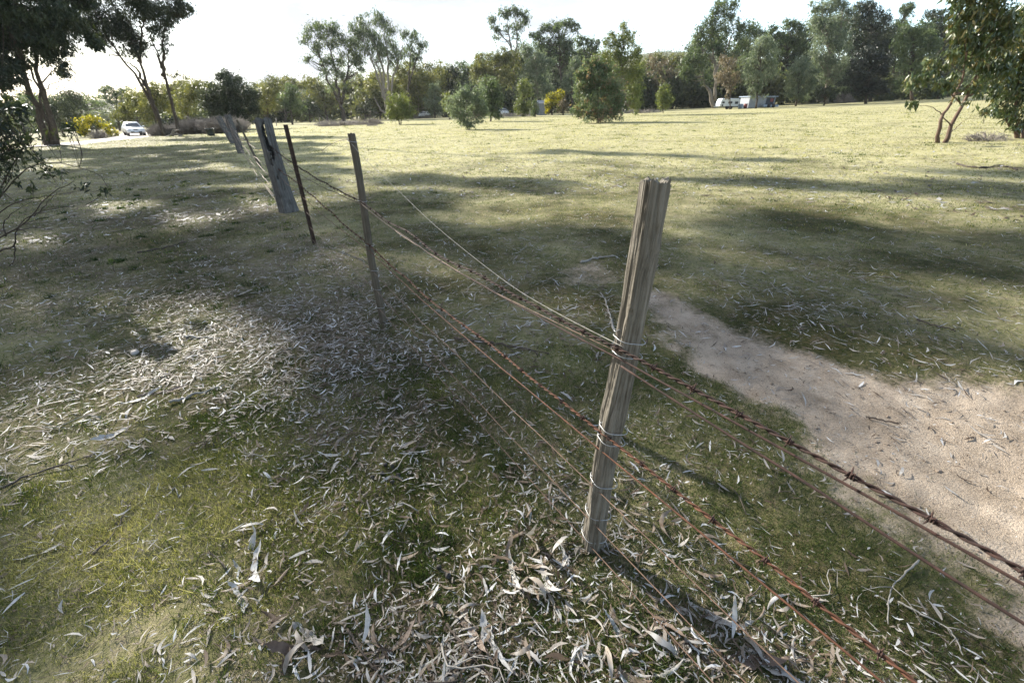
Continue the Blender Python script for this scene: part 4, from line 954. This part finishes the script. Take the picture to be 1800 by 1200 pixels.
tree('gum_tree', 'grey gum with tangled foliage in front of the dark broad gum', 'tree', (945, 200), [(935,95,20,18),(955,110,20,18),(930,122,18,18),(950,140,22,20),(925,150,16,22),(960,165,18,20)], 'gumgrey', lpx=3.7, droop=.55, Y=104, bark='palebark')
tree('gum_tree', 'dark small headed gum right of the dark broad gum', 'tree', (1040, 190), [(1018,72,14,12),(1036,74,14,10),(1048,82,10,12),(1020,96,16,14),(1010,110,20,16)], 'gum', Y=124)
tree('gum_tree', 'bushy grey green gum between the broad gum and the large bush', 'tree', (1005, 203), [(1012,112,16,14),(1008,130,14,16),(998,150,14,18)], 'gumgrey', Y=100)
tree('gum_tree', 'tall yellow green gum rising behind the large reddish bush', 'tree', (1092, 205), [(1096,46,12,10),(1075,62,10,8),(1085,72,18,14),(1106,64,12,16),(1068,92,22,20),(1098,92,24,22),(1118,92,12,18),(1060,118,18,16),(1090,122,26,20),(1118,128,14,26),(1110,160,18,24),(1120,186,12,14)], 'yellowgreen', lpx=3.7, droop=.45, tr=4, Y=70, k=.36, bark='palebark')
tree('gum_tree', 'brown thin tree with dead foliage left of the bright sapling', 'tree', (1148, 195), [(1148,112,14,20,.6),(1165,120,16,20,.6),(1140,150,16,24,.6),(1178,140,16,26,.7),(1160,160,16,20,.6)], 'brown', lpx=3.3, Y=120, trunks=[[(1148,195),(1146,150),(1150,100)],[(1160,195),(1164,150),(1170,110)],[(1182,195),(1178,150),(1180,115)],[(1135,195),(1138,150),(1134,120)]], tr=2.5)
tree('sapling', 'small bright leaved sapling alone in front of the brown trees', 'sapling', (1166, 198), [(1168,160,11,13),(1160,172,11,12),(1174,176,10,12),(1165,186,12,9)], 'yellowgreen', lpx=3.2, wr=.45, droop=.3, tr=1.6, cover=2.3)
# ---- right of centre
tree('gum_tree', 'big spreading gum with a pale leaning trunk beside the caravan', 'tree', (1257, 183),
     [(1272,10,16,12),(1290,8,12,12),(1262,22,12,12),(1282,28,14,14),(1248,34,12,14),(1240,54,18,16),(1268,52,20,18),(1228,70,14,16),(1254,80,22,18),(1300,42,12,14),(1318,52,16,18),(1302,70,20,18),(1336,60,12,14),(1280,96,22,18),(1234,100,22,16),(1212,104,16,16),(1222,124,20,16),(1312,92,14,14),(1205,130,12,14),(1240,140,16,12,.7)], 'gum', lpx=3.7, droop=.5, tr=7, bark='palebark', k=.36,
     trunks=[[(1257,183),(1248,162),(1240,150),(1236,130)],[(1256,178),(1258,140),(1256,105),(1250,70),(1262,30)],[(1257,130),(1275,90),(1290,55)],[(1256,110),(1238,90),(1225,75)],[(1258,150),(1285,115),(1310,80)]], nlimb=6)
tree('gum_tree', 'pale gum foliage hanging just above the white caravan', 'tree', (1285, 184), [(1278,112,18,16),(1268,136,16,14),(1292,136,14,14),(1280,156,9,8,.7),(1278,172,6,6,.4)], 'brown', lpx=3.5, droop=.6, Y=88, tr=2)
tree('gum_tree', 'silver gum with sweeping foliage between caravan and shed', 'tree', (1330, 184), [(1345,72,16,10),(1332,86,16,14),(1355,84,16,12),(1322,108,16,16),(1345,108,18,16),(1318,132,16,16),(1340,134,18,16),(1360,118,12,18),(1330,154,16,12),(1322,170,7,6,.4),(1345,168,8,5,.4)], 'gumgrey', lpx=3.9, wr=.32, droop=.6, tr=3, k=.36, Y=88)
tree('gum_tree', 'dark gum crown behind the silver gums right of the caravan', 'tree', (1375, 180), [(1360,52,12,10),(1385,46,14,12),(1400,44,14,12),(1412,56,12,16),(1378,70,18,16),(1402,74,18,18),(1372,96,16,18),(1395,98,18,18),(1415,92,12,18),(1350,66,10,12)], 'gum', lpx=3.7, droop=.5, tr=5, Y=122)
tree('gum_tree', 'silver grey gum sapling clump right of the grey shed', 'tree', (1400, 182), [(1410,108,14,12),(1398,124,18,16),(1420,128,18,18),(1402,148,20,16),(1425,150,16,18),(1390,164,16,10),(1412,168,18,10)], 'gumgrey', lpx=4.0, wr=.32, droop=.6, tr=3, k=.36, Y=98)
tree('gum_tree', 'tall dense gum with a pale forked limb on the right of the treeline', 'tree', (1455, 178), [(1436,14,14,14),(1458,8,18,14),(1478,10,16,14),(1490,22,12,12),(1440,40,18,18),(1468,40,22,20),(1450,72,24,22),(1480,74,20,24),(1436,98,16,18),(1462,108,24,20),(1485,118,18,20),(1450,132,18,16),(1475,142,20,16)], 'gumgrey', lpx=3.7, droop=.55, tr=6, bark='palebark', k=.36, trunks=[[(1455,178),(1456,120),(1456,76),(1450,40)],[(1456,80),(1466,70),(1474,62)],[(1456,100),(1475,60),(1480,20)]])
tree('gum_tree', 'dark rounded gum standing right of the tall dense gum', 'tree', (1530, 178), [(1512,14,16,12),(1530,12,14,12),(1505,36,20,20),(1535,34,20,18),(1555,30,14,14),(1520,62,24,22),(1552,58,18,22),(1565,80,14,20),(1500,80,18,22),(1535,88,24,18)], 'dark', lpx=3.7, droop=.45, tr=5, Y=112)
tree('gum_tree', 'small round topped gum poking above the dark trees on the right', 'tree', (1592, 170), [(1590,14,10,8),(1600,12,10,8),(1594,24,12,8),(1585,44,14,10)], 'gum', tr=3, Y=130, trunks=[[(1592,170),(1588,80),(1586,36),(1594,18)]])
tree('conifer', 'black spreading conifer low in front of the right treeline', 'conifer', (1524, 176), [(1528,96,22,14),(1515,112,26,13),(1548,106,16,14),(1510,130,26,11),(1545,128,20,12),(1500,146,32,9),(1540,148,24,12),(1520,162,26,9),(1552,160,14,9)], 'black', lpx=4.0, wr=.35, droop=.05, tr=4, cover=3.4, Y=92)
tree('gum_tree', 'dark gum behind the right sapling with the conifer on its left', 'tree', (1605, 174), [(1600,58,22,20),(1625,52,20,18),(1585,80,20,20),(1612,86,22,20),(1640,82,16,22),(1592,112,20,20),(1620,118,22,20),(1600,144,20,16),(1580,150,14,12)], 'gum', lpx=3.7, droop=.45, tr=5, Y=100)
tree('gum_tree', 'dark domed gum on the skyline left of the right sapling crown', 'tree', (1650, 172), [(1640,28,18,12),(1660,30,18,14),(1648,50,20,16),(1672,60,18,20),(1660,90,20,22),(1675,120,20,24),(1655,140,18,18)], 'dark', lpx=3.7, droop=.45, tr=5, Y=108)
tree('shrub', 'dark rounded shrub low left of the black conifer', 'shrub', (1450, 180), [(1448,158,14,12),(1462,164,12,12),(1438,166,10,10)], 'dark', Y=90)
brush('thorn_shrub', 'leafless grey brush at the paddock edge left of the conifer', 'shrub', (1484, 181), (1484,170,24,12), n=150, wpx=1.0)
tree('gum_tree', 'dark tree mass behind the right sapling at the right edge', 'tree', (1760, 172), [(1720,40,30,40),(1770,60,34,40),(1740,110,34,34),(1700,90,20,30),(1790,120,30,40),(1720,150,26,16)], 'gum', Y=85, lpx=4.0)

BK = 'gums closing the gaps at the back of the treeline'
for (bx, by, Y, ells, leaf_, lab) in (
  (900, 196, 128, [(895,112,34,26),(860,118,24,22),(925,105,26,28),(940,140,26,26)], 'gum', 'olive back row gum under the open crowned gum'),
  (975, 194, 130, [(968,92,30,28),(1000,105,28,28),(985,140,34,28),(950,110,20,20)], 'gumgrey', 'grey back row gum below the dark broad crown'),
  (1045, 194, 128, [(1035,98,26,22),(1062,112,24,24),(1045,140,30,28)], 'gum', 'back row gum above the large reddish bush'),
  (1150, 192, 132, [(1135,122,20,20),(1165,112,24,20),(1190,118,22,24),(1160,150,34,26)], 'olive', 'back row gum behind the thin brown trees'),
  (1290, 184, 132, [(1225,85,22,24),(1260,80,24,24),(1300,88,26,26),(1330,90,20,24),(1230,125,26,26),(1290,130,34,28)], 'gum', 'back row gum behind the big spreading gum'),
  (1385, 180, 132, [(1350,80,24,26),(1385,78,26,26),(1415,82,22,26),(1370,120,30,28),(1410,125,26,28)], 'dark', 'dark back row gum between the silver gums'),
  (1480, 178, 134, [(1440,60,24,34),(1475,55,26,36),(1505,70,24,34),(1450,115,28,30),(1495,120,28,28)], 'gum', 'back row gum behind the tall dense gum'),
  (1565, 176, 132, [(1540,60,26,28),(1570,66,26,28),(1595,72,24,24),(1560,110,34,30),(1610,112,26,28)], 'dark', 'dark back row gum behind the black conifer'),
  (1640, 174, 126, [(1625,70,24,28),(1655,66,24,26),(1640,110,32,30),(1680,95,26,34)], 'gum', 'back row gum left of the right sapling crown'),
  (745, 203, 126, [(720,130,26,22),(755,128,26,20),(790,132,24,20),(770,160,34,24),(735,165,26,22)], 'olive', 'olive back row gum behind the grey green shrubs'),
  (820, 201, 126, [(810,126,24,20),(838,118,22,20),(825,155,28,24)], 'gum', 'back row gum behind the silvery sapling'),
  (640, 205, 124, [(620,150,26,24),(655,142,26,22),(600,168,22,20),(650,175,30,20)], 'olive', 'olive back row gum between the two tall gums'),
  (500, 207, 118, [(470,152,24,16),(500,146,22,14),(535,144,24,14),(480,178,30,18),(540,180,26,18)], 'olive', 'olive back row scrub gum right of the dense dark tree'),
  (330, 212, 112, [(290,158,24,14),(325,152,26,16),(355,156,22,16),(310,185,30,18)], 'olive', 'olive back row scrub behind the forked gum trunk'),
  (150, 226, 100, [(110,180,30,16),(150,182,30,14),(250,176,26,14),(60,180,40,18)], 'gum', 'dark back row scrub left of the yellow wattle')):
    tree('gum_tree', lab, 'tree', (bx, by), ells, leaf_, Y=Y, tr=4, lpx=4.0, k=.30, group=None)
# ---- near saplings on the right
tree('gum_sapling', 'near gum sapling with two pinkish trunks leaning right on the paddock', 'sapling', (1660, 251),
     [(1700,20,34,24),(1740,30,36,30),(1690,60,30,22),(1730,80,38,26),(1775,60,30,34),(1680,100,26,18,.6),(1645,118,26,14,.6),(1720,120,40,22,.7),(1622,140,28,12,.6),(1662,148,34,16,.5),(1725,160,34,18,.6),(1604,152,16,10,.6),(1760,120,34,30,.8),(1690,178,22,8,.3),(1605,186,14,7,.5),(1745,196,30,10,.35),(1760,-20,60,30),(1700,-15,40,20)], 'broad', lpx=9.5, wr=.32, droop=.6, tr=7, tw=[1,.85,.35,.3,.25], bark='pinkbark', shape='strip', k=.25, dens=1.35, cover=2.2, depthf=.6,
     trunks=[[(1660,251),(1672,225),(1690,185),(1712,140),(1735,80),(1750,10)],[(1651,249),(1652,215),(1666,190),(1688,150),(1695,105),(1700,60)],[(1690,185),(1668,160),(1640,145),(1610,150)],[(1672,222),(1655,200),(1640,190),(1612,184)],[(1662,250),(1680,225),(1705,205)]], nlimb=5)
tree('gum_sapling', 'leafy gum sapling behind the pinkish one at the right edge', 'sapling', (1792, 243),
     [(1780,110,34,34),(1760,160,34,26),(1800,170,30,34),(1770,200,34,18,.8),(1820,120,30,60),(1810,40,30,40),(1790,225,24,10,.5)], 'broad', lpx=8.5, wr=.32, droop=.6, tr=6, bark='pinkbark', shape='strip', k=.26, dens=1.4, cover=2.2, depthf=.6,
     trunks=[[(1792,243),(1785,200),(1790,150),(1800,80)],[(1790,240),(1772,215),(1768,190)],[(1798,244),(1806,190),(1815,120)]], nlimb=5)
brush('fallen_branches', 'dry fallen twigs and grass under the right saplings', 'dead branches', (1735, 246), (1735,238,50,10), n=90, wpx=1.6)
# ---- near shrub at the left edge
tree('shrub', 'wispy dark shrub with fine bare lower twigs cut by the left edge', 'shrub', (-70, 470),
     [(0,205,60,30,.8),(45,250,50,30,.6),(-10,290,50,40,.7),(85,300,40,20,.35),(110,235,34,18,.3),(150,325,26,12,.25),(30,330,50,16,.3),(180,338,18,9,.25),(-40,240,50,60),(10,178,50,18,.6)], 'roadgum', lpx=8.5, wr=.36, droop=.4, tr=3.6, bark='bark', shape='strip', k=.26, dens=.62, cover=1.9, Y=5.2, depthf=.7,
     trunks=[[(-70,470),(-30,400),(0,330),(40,260),(70,220)],[(-70,470),(-20,430),(40,395),(85,345),(130,318)],[(-70,470),(0,440),(25,432),(30,400),(70,372),(130,362)],[(10,415),(10,385),(60,350)],[(-30,400),(20,360),(80,345),(150,335)],[(25,432),(24,460),(5,475)],[(30,405),(60,400),(100,405)],[(-40,420),(-10,360),(60,290),(160,300),(195,335)],[(40,395),(70,385),(120,372)],[(60,380),(90,350),(110,330)],[(-20,380),(10,330),(30,280)],[(30,400),(50,410),(80,425)]], nlimb=9, tw=[1,.9,.9,.6,.6,.6,.5,.7,.4,.4,.5,.4])
tree('seedling', 'tiny yellowish seedling on the shaded verge', 'seedling', (200, 478), [(199,458,8,5,.5)], 'yellowgreen', lpx=9, shape='strip', tr=1.5, k=.6, dens=.5)
# ---- flowering wattle, brush, timber on the left
tree('wattle', 'spreading wattle bush in yellow bloom at the roadside left of the car', 'wattle bush', (165, 241), [(158,212,24,9),(140,222,16,12),(182,222,14,8),(196,232,12,7),(206,237,6,4),(150,232,12,8)], 'wattle', lpx=3.3, wr=.5, droop=.1, cover=2.4, tr=2)
brush('thorn_shrub', 'bare grey twiggy heap in front of the blooming roadside wattle', 'shrub', (172, 243), (172,232,20,9), n=120, wpx=.9)
brush('thorn_shrub', 'leafless grey brush between the car and the gum trunks', 'shrub', (284, 232), (284,222,30,9), n=420, wpx=1.1, Y=54)
brush('thorn_shrub', 'leafless grey brush right of the forked gum trunk', 'shrub', (338, 226), (338,214,40,11), n=520, wpx=1.1, Y=56)
brush('thorn_shrub', 'leafless grey brush under the dense dark rounded tree', 'shrub', (390, 224), (392,210,50,9), n=520, wpx=1.1, Y=54)
brush('brush_pile', 'long low pile of grey dead branches along the paddock edge', 'brush pile', (600, 221), (600,215,50,5), n=240, wpx=1.0)
brush('brush_pile', 'rounded pile of grey dead branches under the dark evergreen', 'brush pile', (655, 219), (655,212,22,8), n=160, wpx=1.0)
brush('grass_tussock', 'dry grey tussock at the paddock edge beside the branch pile', 'tussock', (652, 222), (654,218,12,4), n=90, wpx=1.0)
for (px, rx, lab) in ((740, 26, 'low grey scrub under the pale gums'), (905, 40, 'low grey scrub along the paddock edge before the shrubs'), (1130, 40, 'low grey scrub right of the large bush'), (1420, 34, 'low dry scrub under the silver gums')):
    yb = {740:208, 905:205, 1130:198, 1420:181}[px]
    brush('low_scrub', lab, 'scrub', (px, yb), (px, yb-4, rx, 4), n=120, wpx=1.0)
def logs(label, name, cat, paths, r_px, mt='bark'):
    B = gnd(*paths[0][0]); mb = MB(); g = mpp(B)
    for p in paths:
        P = np.array([at(q[0], q[1], B[1]) for q in p]); P[:, 2] += (B[2]-at(*paths[0][0], B[1])[2]); mb.tube(curve(P, 8), np.linspace(r_px*g, r_px*g*.6, 8), 7)
    o = mb.build(name, M[mt], None, B); o.location = B; tag(o, label, cat)
logs('weathered log with stub branches lying left of the black tub', 'fallen_log', 'log', [[(364,229),(350,224),(336,217),(326,214)],[(345,222),(338,226),(330,229)],[(342,219),(346,213),(340,211)]], 2.2)
logs('pale broken stump and roots at the foot of the gum trunks', 'tree_stump', 'stump', [[(300,240),(304,230),(308,224)],[(302,238),(312,236),(322,241)],[(300,239),(292,241),(286,243)],[(304,234),(310,230),(318,228)]], 1.8, 'palebark')
logs('pale stake leaning behind the black tub', 'stake', 'stake', [[(377,232),(372,220),(368,206)]], 1.2, 'palebark')
logs('dark log lying on the grass behind the strainer post', 'fallen_log', 'log', [[(426,247),(440,247.5),(452,246)]], 1.6)
for (px, py, tp, lab) in ((486, 222, 208, 'thin pale marker post behind the hollow strainer post'), (562, 217, 206, 'short white marker post left of the tall forked gum'), (552, 214, 207, 'shorter white peg beside the white marker post')):
    logs(lab, 'marker_post', 'post', [[(px, py), (px-.5, tp)]], .9, 'palestick')

# ---- bucket / tub
G = gnd(372, 239.5); g = mpp(G); r = 7*g; h = 11.5*g
mb = MB(); n = 24; th = np.arange(n)*2*math.pi/n; rings = []
for (f, z) in ((.80, 0), (.86, .3*h), (.95, .85*h), (1.04, .9*h), (1.05, h), (.93, h), (.88, .9*h), (.78, .08*h)): rings.append(np.c_[np.cos(th)*r*f, np.sin(th)*r*f, np.full(n, z)])
V = np.concatenate(rings); i = np.arange(7)[:, None]*n; j = np.arange(n)[None]; k = (np.arange(n)+1)[None] % n
mb.add(V, [np.stack([i+j, i+k, i+n+k, i+n+j], -1).reshape(-1, 4), np.arange(n)[::-1], np.arange(n)+7*n])
o = mb.build('tub', M['tub']); o.location = G; tag(o, 'round black plastic tub standing on the grass near the far posts', 'tub')

# ---- road
def road():
    pts = [(80,259),(120,253),(155,249),(185,246),(212,242.5),(238,238.5),(246,232.5),(249,229)]
    c = []
    for p in pts: q = gnd(*p, far=True); c.append(q)
    c = curve(c, 40); d = np.gradient(c, axis=0); nn = np.c_[-d[:, 1], d[:, 0]]; nn /= np.linalg.norm(nn, axis=1)[:, None]
    V = []
    for s in np.linspace(-1, 1, 9):
        w_ = 2.6+.25*fbm(c[:, 0]*.4, c[:, 1]*.4, 8.8, 2)
        xy = c[:, :2]+nn*(s*w_)[:, None]; V.append(np.c_[xy, H(xy[:, 0], xy[:, 1])+.05*(1-s*s)+.012-.05*(abs(s) > .99)])
    V = np.concatenate(V); n = 40; i = np.arange(8)[:, None]*n; j = np.arange(n-1)[None]
    q = np.stack([i+j, i+n+j, i+n+j+1, i+j+1], -1).reshape(-1, 4)[:, ::-1]
    tag(meshnp('road', V, [q], M['road']), kind='structure')
road()
# ---- cars
def car(loc, rz, label, s=1.0):
    t = empty('car', loc, rz); tag(t, label, 'car')
    mb = MB()
    low = [(2.2,.32),(2.25,.52),(2.18,.70),(1.95,.80),(1.0,.93),(-1.5,.95),(-2.1,.90),(-2.22,.6),(-2.2,.32)]
    mb.prism(low, -.86, .86); b = mb.build('body', M['white'], t)
    bv = b.modifiers.new('round', 'BEVEL'); bv.width = .12; bv.segments = 3; bv.limit_method = 'ANGLE'; bv.angle_limit = R(40)
    mb = MB(); V = []
    sec = [(1.05,.90,.80),(.35,1.36,.62),(-.1,1.44,.60),(-.75,1.40,.60),(-1.55,.92,.76)]
    base = [(y, .90, .80) for y, z, w_ in sec]
    V = np.array([(-w_, y, z) for y, z, w_ in sec]+[(w_, y, z) for y, z, w_ in sec]+[(-.80, y, .90) for y, z, w_ in sec]+[(.80, y, .90) for y, z, w_ in sec])
    f = [(a, a+1, a+6, a+5) for a in range(4)]+[(10+a, 11+a, 1+a, a) for a in range(4)]+[(5+a, 6+a, 16+a, 15+a) for a in range(4)]
    mb.add(V, [np.array(f)]); rf = mb.build('cabin', M['white'], t)
    def quad(nm, P, m, off=(0, 0, 0)):
        q = MB(); q.add(np.array(P)+np.array(off), [np.arange(len(P))]); return q.build(nm, M[m], t, smooth=False)
    quad('windscreen', [(-.68,.98,.955),(.68,.98,.955),(.55,.42,1.325),(-.55,.42,1.325)], 'glass', (0, .035, .02))
    for sx in (-1, 1):
        quad('side_window', [(sx*.775,.85,.97),(sx*.625,.32,1.31),(sx*.615,-.7,1.34),(sx*.745,-1.3,.98)], 'glass', (sx*.012, 0, 0))
        q = MB(); q.box((sx*.96, .80, 1.0), (.20, .09, .13)); m_ = q.build('wing_mirror', M['white'], t); m_.modifiers.new('r', 'BEVEL').width = .03
        q = MB(); q.box((sx*.62, 2.2, .66), (.36, .10, .14)); hl = q.build('headlight', M['chrome'], t); hl.modifiers.new('r', 'BEVEL').width = .03
        for yy in (1.38, -1.35):
            q = MB(); th = np.arange(20)*2*math.pi/20
            for a_, b_, rr in ((.62, .80, .31), ): 
                ring = lambda x, r: np.c_[np.full(20, sx*x), yy+np.cos(th)*r, .31+np.sin(th)*r]
                R_ = [ring(.62, .20), ring(.62, .29), ring(.66, .31), ring(.84, .31), ring(.875, .29), ring(.875, .20)]
                VV = np.concatenate(R_); i = np.arange(5)[:, None]*20; j = np.arange(20)[None]; k = (np.arange(20)+1)[None] % 20
                q.add(VV, [np.stack([i+j, i+k, i+20+k, i+20+j], -1).reshape(-1, 4)])
            wh = q.build('wheel', M['tyre'], t)
            q = MB(); q.tube([(sx*.64, yy, .31), (sx*.86, yy, .31)], .205, 16); q.build('rim', M['chrome'], wh)
    q = MB(); q.box((0, 2.235, .42), (1.05, .05, .15)); q.build('air_intake', M['tyre'], t)
    q = MB(); q.box((0, 2.268, .46), (.38, .02, .10)); q.build('number_plate', M['caravan'], t)
    q = MB(); q.box((0, 2.19, .68), (.42, .08, .07)); q.build('grille', M['tyre'], t)
    t.scale = (s, s, s); return t
G = gnd(238, 238.5); d = -G[:2]/np.linalg.norm(G[:2])
c0 = car(G+np.array([0, 0, .05]), math.atan2(-d[0], d[1])+R(6), 'white sedan with headlights facing us on the gravel road')
for (px, py, Y, rz, lab) in ((747, 208, 112, math.pi-R(8), 'white car glimpsed low behind the shrubs left of the silvery sapling'), (884, 204.5, 110, math.pi+R(14), 'white car glimpsed behind the dark bushy tree and narrow shrub')):
    c1 = copy_tree(c0); c1.location = at(px, py, Y); c1.location.z = H1(c1.location.x, Y); c1.rotation_euler = (0, 0, rz); c1['label'] = lab
# ---- caravan and camp on the right
def gnd(px, py, far=False, _g=gnd):
    if py < 186 and 1255 < px < 1370:
        p = at(px, py, 92.0); p[2] = H1(p[0], p[1]); return p
    return _g(px, py, far)
G = gnd(1278, 185.5); g = mpp(G)
t = empty('caravan', G, R(-3)); tag(t, 'white caravan with dark windows parked under the big gum', 'caravan')
W_, Hh = 33*g, 16.5*g
pr = [(-W_*.47, .45), (-W_*.5, Hh*.45), (-W_*.46, Hh*.85), (-W_*.40, Hh), (W_*.44, Hh), (W_*.5, Hh*.9), (W_*.49, Hh*.5), (W_*.44, .45)]
mb = MB(); n = len(pr); a = np.array([(x, -1.1, z) for x, z in pr]); b = np.array([(x, 1.1, z) for x, z in pr]); i = np.arange(n); j = (i+1) % n
mb.add(np.r_[a, b], [np.stack([i, j, j+n, i+n], -1)[:, ::-1], i, (i+n)[::-1]]); o = mb.build('body', M['caravan'], t, smooth=False); bv = o.modifiers.new('r', 'BEVEL'); bv.width = .12; bv.segments = 3
for (x, z, ww, hh) in ((-.33, .62, .12, .16), (-.36, .36, .08, .16), (.02, .62, .2, .2), (.34, .60, .16, .22)):
    q = MB(); q.box((x*W_, -1.115, z*Hh), (ww*W_, .05, hh*Hh)); q.build('window', M['darkpanel'], t, smooth=False)
for x in (-.08, .10):
    q = MB(); q.tube([(x*W_, -1.08, .34), (x*W_, -.85, .34)], .34, 18); q.build('wheel', M['tyre'], t)
q = MB(); q.tube([(-W_*.46, 0, .45), (-W_*.66, 0, .4)], .05, 6); q.build('drawbar', M['bluegrey'], t)
def drum(px, py, mt, lab):
    G = gnd(px, py); g = mpp(G); q = MB(); r = 3*g; h = 7.5*g
    q.tube([(0, 0, 0), (0, 0, h*.3), (0, 0, h*.32), (0, 0, h*.65), (0, 0, h*.67), (0, 0, h)], np.array([r, r, r*1.06, r*1.06, r, r*.97]), 18); o = q.build('drum', M[mt]); o.location = G; tag(o, lab, 'drum')
drum(1303, 184.5, 'bluegrey', 'dark blue drum standing right of the white caravan'); drum(1311, 184.5, 'redpaint', 'dark red drum right of the blue drum')
for (px, tp, lab) in ((1299.5, 177, 'white post between the caravan and blue drum'), (1308, 176, 'white post between the two drums'), (1314.5, 174, 'white post right of the red drum')):
    logs(lab, 'marker_post', 'post', [[(px, 184.5), (px, tp)]], .8, 'caravan')
G = gnd(1341, 183); g = mpp(G); t = empty('shed', G, R(2)); tag(t, 'low grey sheet metal shed with a dark doorway and red panel', 'shed')
q = MB(); q.box((-1*g, 2.0, 8.5*g), (46*g, 3.4, 17*g)); q.build('wall', M['greypanel'], t, smooth=False)
q = MB(); q.box((-1*g, 2.0, 17.6*g), (50*g, 4.2, 1.2*g)); q.build('roof', M['bluegrey'], t, smooth=False)
q = MB(); q.box((13*g, .28, 10*g), (14*g, .06, 12*g)); q.build('doorway', M['darkpanel'], t, smooth=False)  # dark sheet on the wall, standing in for the shade inside
q = MB(); q.box((15.5*g, .22, 12*g), (5*g, .06, 5*g)); q.build('panel', M['redpaint'], t, smooth=False)
G = gnd(1352, 184); g = mpp(G); t = empty('trailer', G, 0); tag(t, 'low blue grey trailer parked in front of the shed', 'trailer')
q = MB(); q.box((0, 0, 3.0*g), (26*g, 1.6, 3.2*g)); q.build('tray', M['bluegrey'], t, smooth=False)
for x in (-4*g, 4*g):
    q = MB(); q.tube([(x, -.85, .32), (x, -.62, .32)], .32, 16); q.build('wheel', M['tyre'], t)
G = at(953, 200, 97); t = empty('shed', (G[0], 97, H1(G[0], 97)), R(-8)); t.scale = (.45, .5, .72); tag(t, 'small pale grey shed half hidden beside the blooming wattle', 'shed')
q = MB(); q.box((0, 0, 1.4), (4.2, 3, 2.8)); q.build('wall', M['greypanel'], t, smooth=False)
q = MB(); V = np.array([(-2.4,-1.8,2.802),(2.4,-1.8,2.802),(2.4,0,3.6),(-2.4,0,3.6),(2.4,1.8,2.802),(-2.4,1.8,2.802)]); q.add(V, [np.array([(0,1,2,3),(3,2,4,5)]), np.array([(0,3,5),(1,4,2)])]); q.build('roof', M['greypanel'], t, smooth=False)
# ------------------------------------------------------------------ thin valley haze
mb = MB(); mb.box((0, 0, 24.), (2700, 2700, 84.)); m_, nt_, N_, L_ = mat('thin_haze')
vp = N_('ShaderNodeVolumePrincipled'); vp.inputs['Color'].default_value = (.86, .90, .95, 1); vp.inputs['Density'].default_value = .00013; vp.inputs['Anisotropy'].default_value = .35
N_o = N_('ShaderNodeOutputMaterial'); L_(vp.outputs[0], N_o.inputs['Volume'])
tag(mb.build('haze', m_, smooth=False), 'thin pale winter haze over the valley', 'haze', kind='stuff')
# ------------------------------------------------------------------ camera, light, sky
cam = bpy.data.objects.new('camera', bpy.data.cameras.new('camera')); C.objects.link(cam)
cam.location = (0, 0, CH); cam.rotation_euler = (math.pi/2-PITCH, 0, 0)
cam.data.sensor_width = 36; cam.data.lens = F/1800*36; cam.data.clip_end = 4000; cam.data.clip_start = .02
cam.data.dof.use_dof = True; cam.data.dof.focus_distance = 1.75; cam.data.dof.aperture_fstop = 5.0
sc.camera = cam
sl = bpy.data.lights.new('sun', 'SUN'); sl.energy = 5.0; sl.angle = R(.5); sl.color = (1, .95, .85)
so = bpy.data.objects.new('sun', sl); C.objects.link(so); so.rotation_euler = Vector(SUNV).to_track_quat('Z', 'Y').to_euler(); so.location = (-20, 20, 30)
w = bpy.data.worlds.new('World'); sc.world = w; w.use_nodes = True; nt = w.node_tree; nt.nodes.clear()
N = lambda t, **k: _nd(nt, t, **k); L = nt.links.new
sky = N('ShaderNodeTexSky'); sky.sky_type = 'NISHITA'; sky.sun_disc = False; sky.sun_elevation = SUN_EL; sky.sun_rotation = -SUN_AZ; sky.air_density = 1.0; sky.dust_density = .4
tc = N('ShaderNodeTexCoord'); mp = N('ShaderNodeMapping'); mp.inputs['Scale'].default_value = (1, 1, 3.5); L(tc.outputs['Generated'], mp.inputs['Vector'])
cn = noise(N, L, mp.outputs[0], 2.2, 7, .55); cl = mapr(N, L, cn.outputs['Fac'], .38, .58, .45, 1)
sepx = N('ShaderNodeSeparateXYZ'); L(tc.outputs['Generated'], sepx.inputs[0])
mk = N('ShaderNodeMath', operation='MULTIPLY'); L(cl, mk.inputs[0]); L(mapr(N, L, sepx.outputs['X'], .62, .05, .15, 1.0), mk.inputs[1])
bg = N('ShaderNodeBackground'); bg.inputs['Strength'].default_value = .125
L(mix(N, L, mk.outputs[0], sky.outputs[0], (2.02, 2.16, 2.36)), bg.inputs['Color'])
wo = N('ShaderNodeOutputWorld'); L(bg.outputs[0], wo.inputs['Surface'])
vs = sc.view_settings; vs.view_transform = 'Standard'; vs.look = 'None'; vs.gamma = 1; vs.exposure = 1.75
sc.cycles.max_bounces = 6; sc.cycles.transmission_bounces = 4; sc.cycles.use_denoising = True
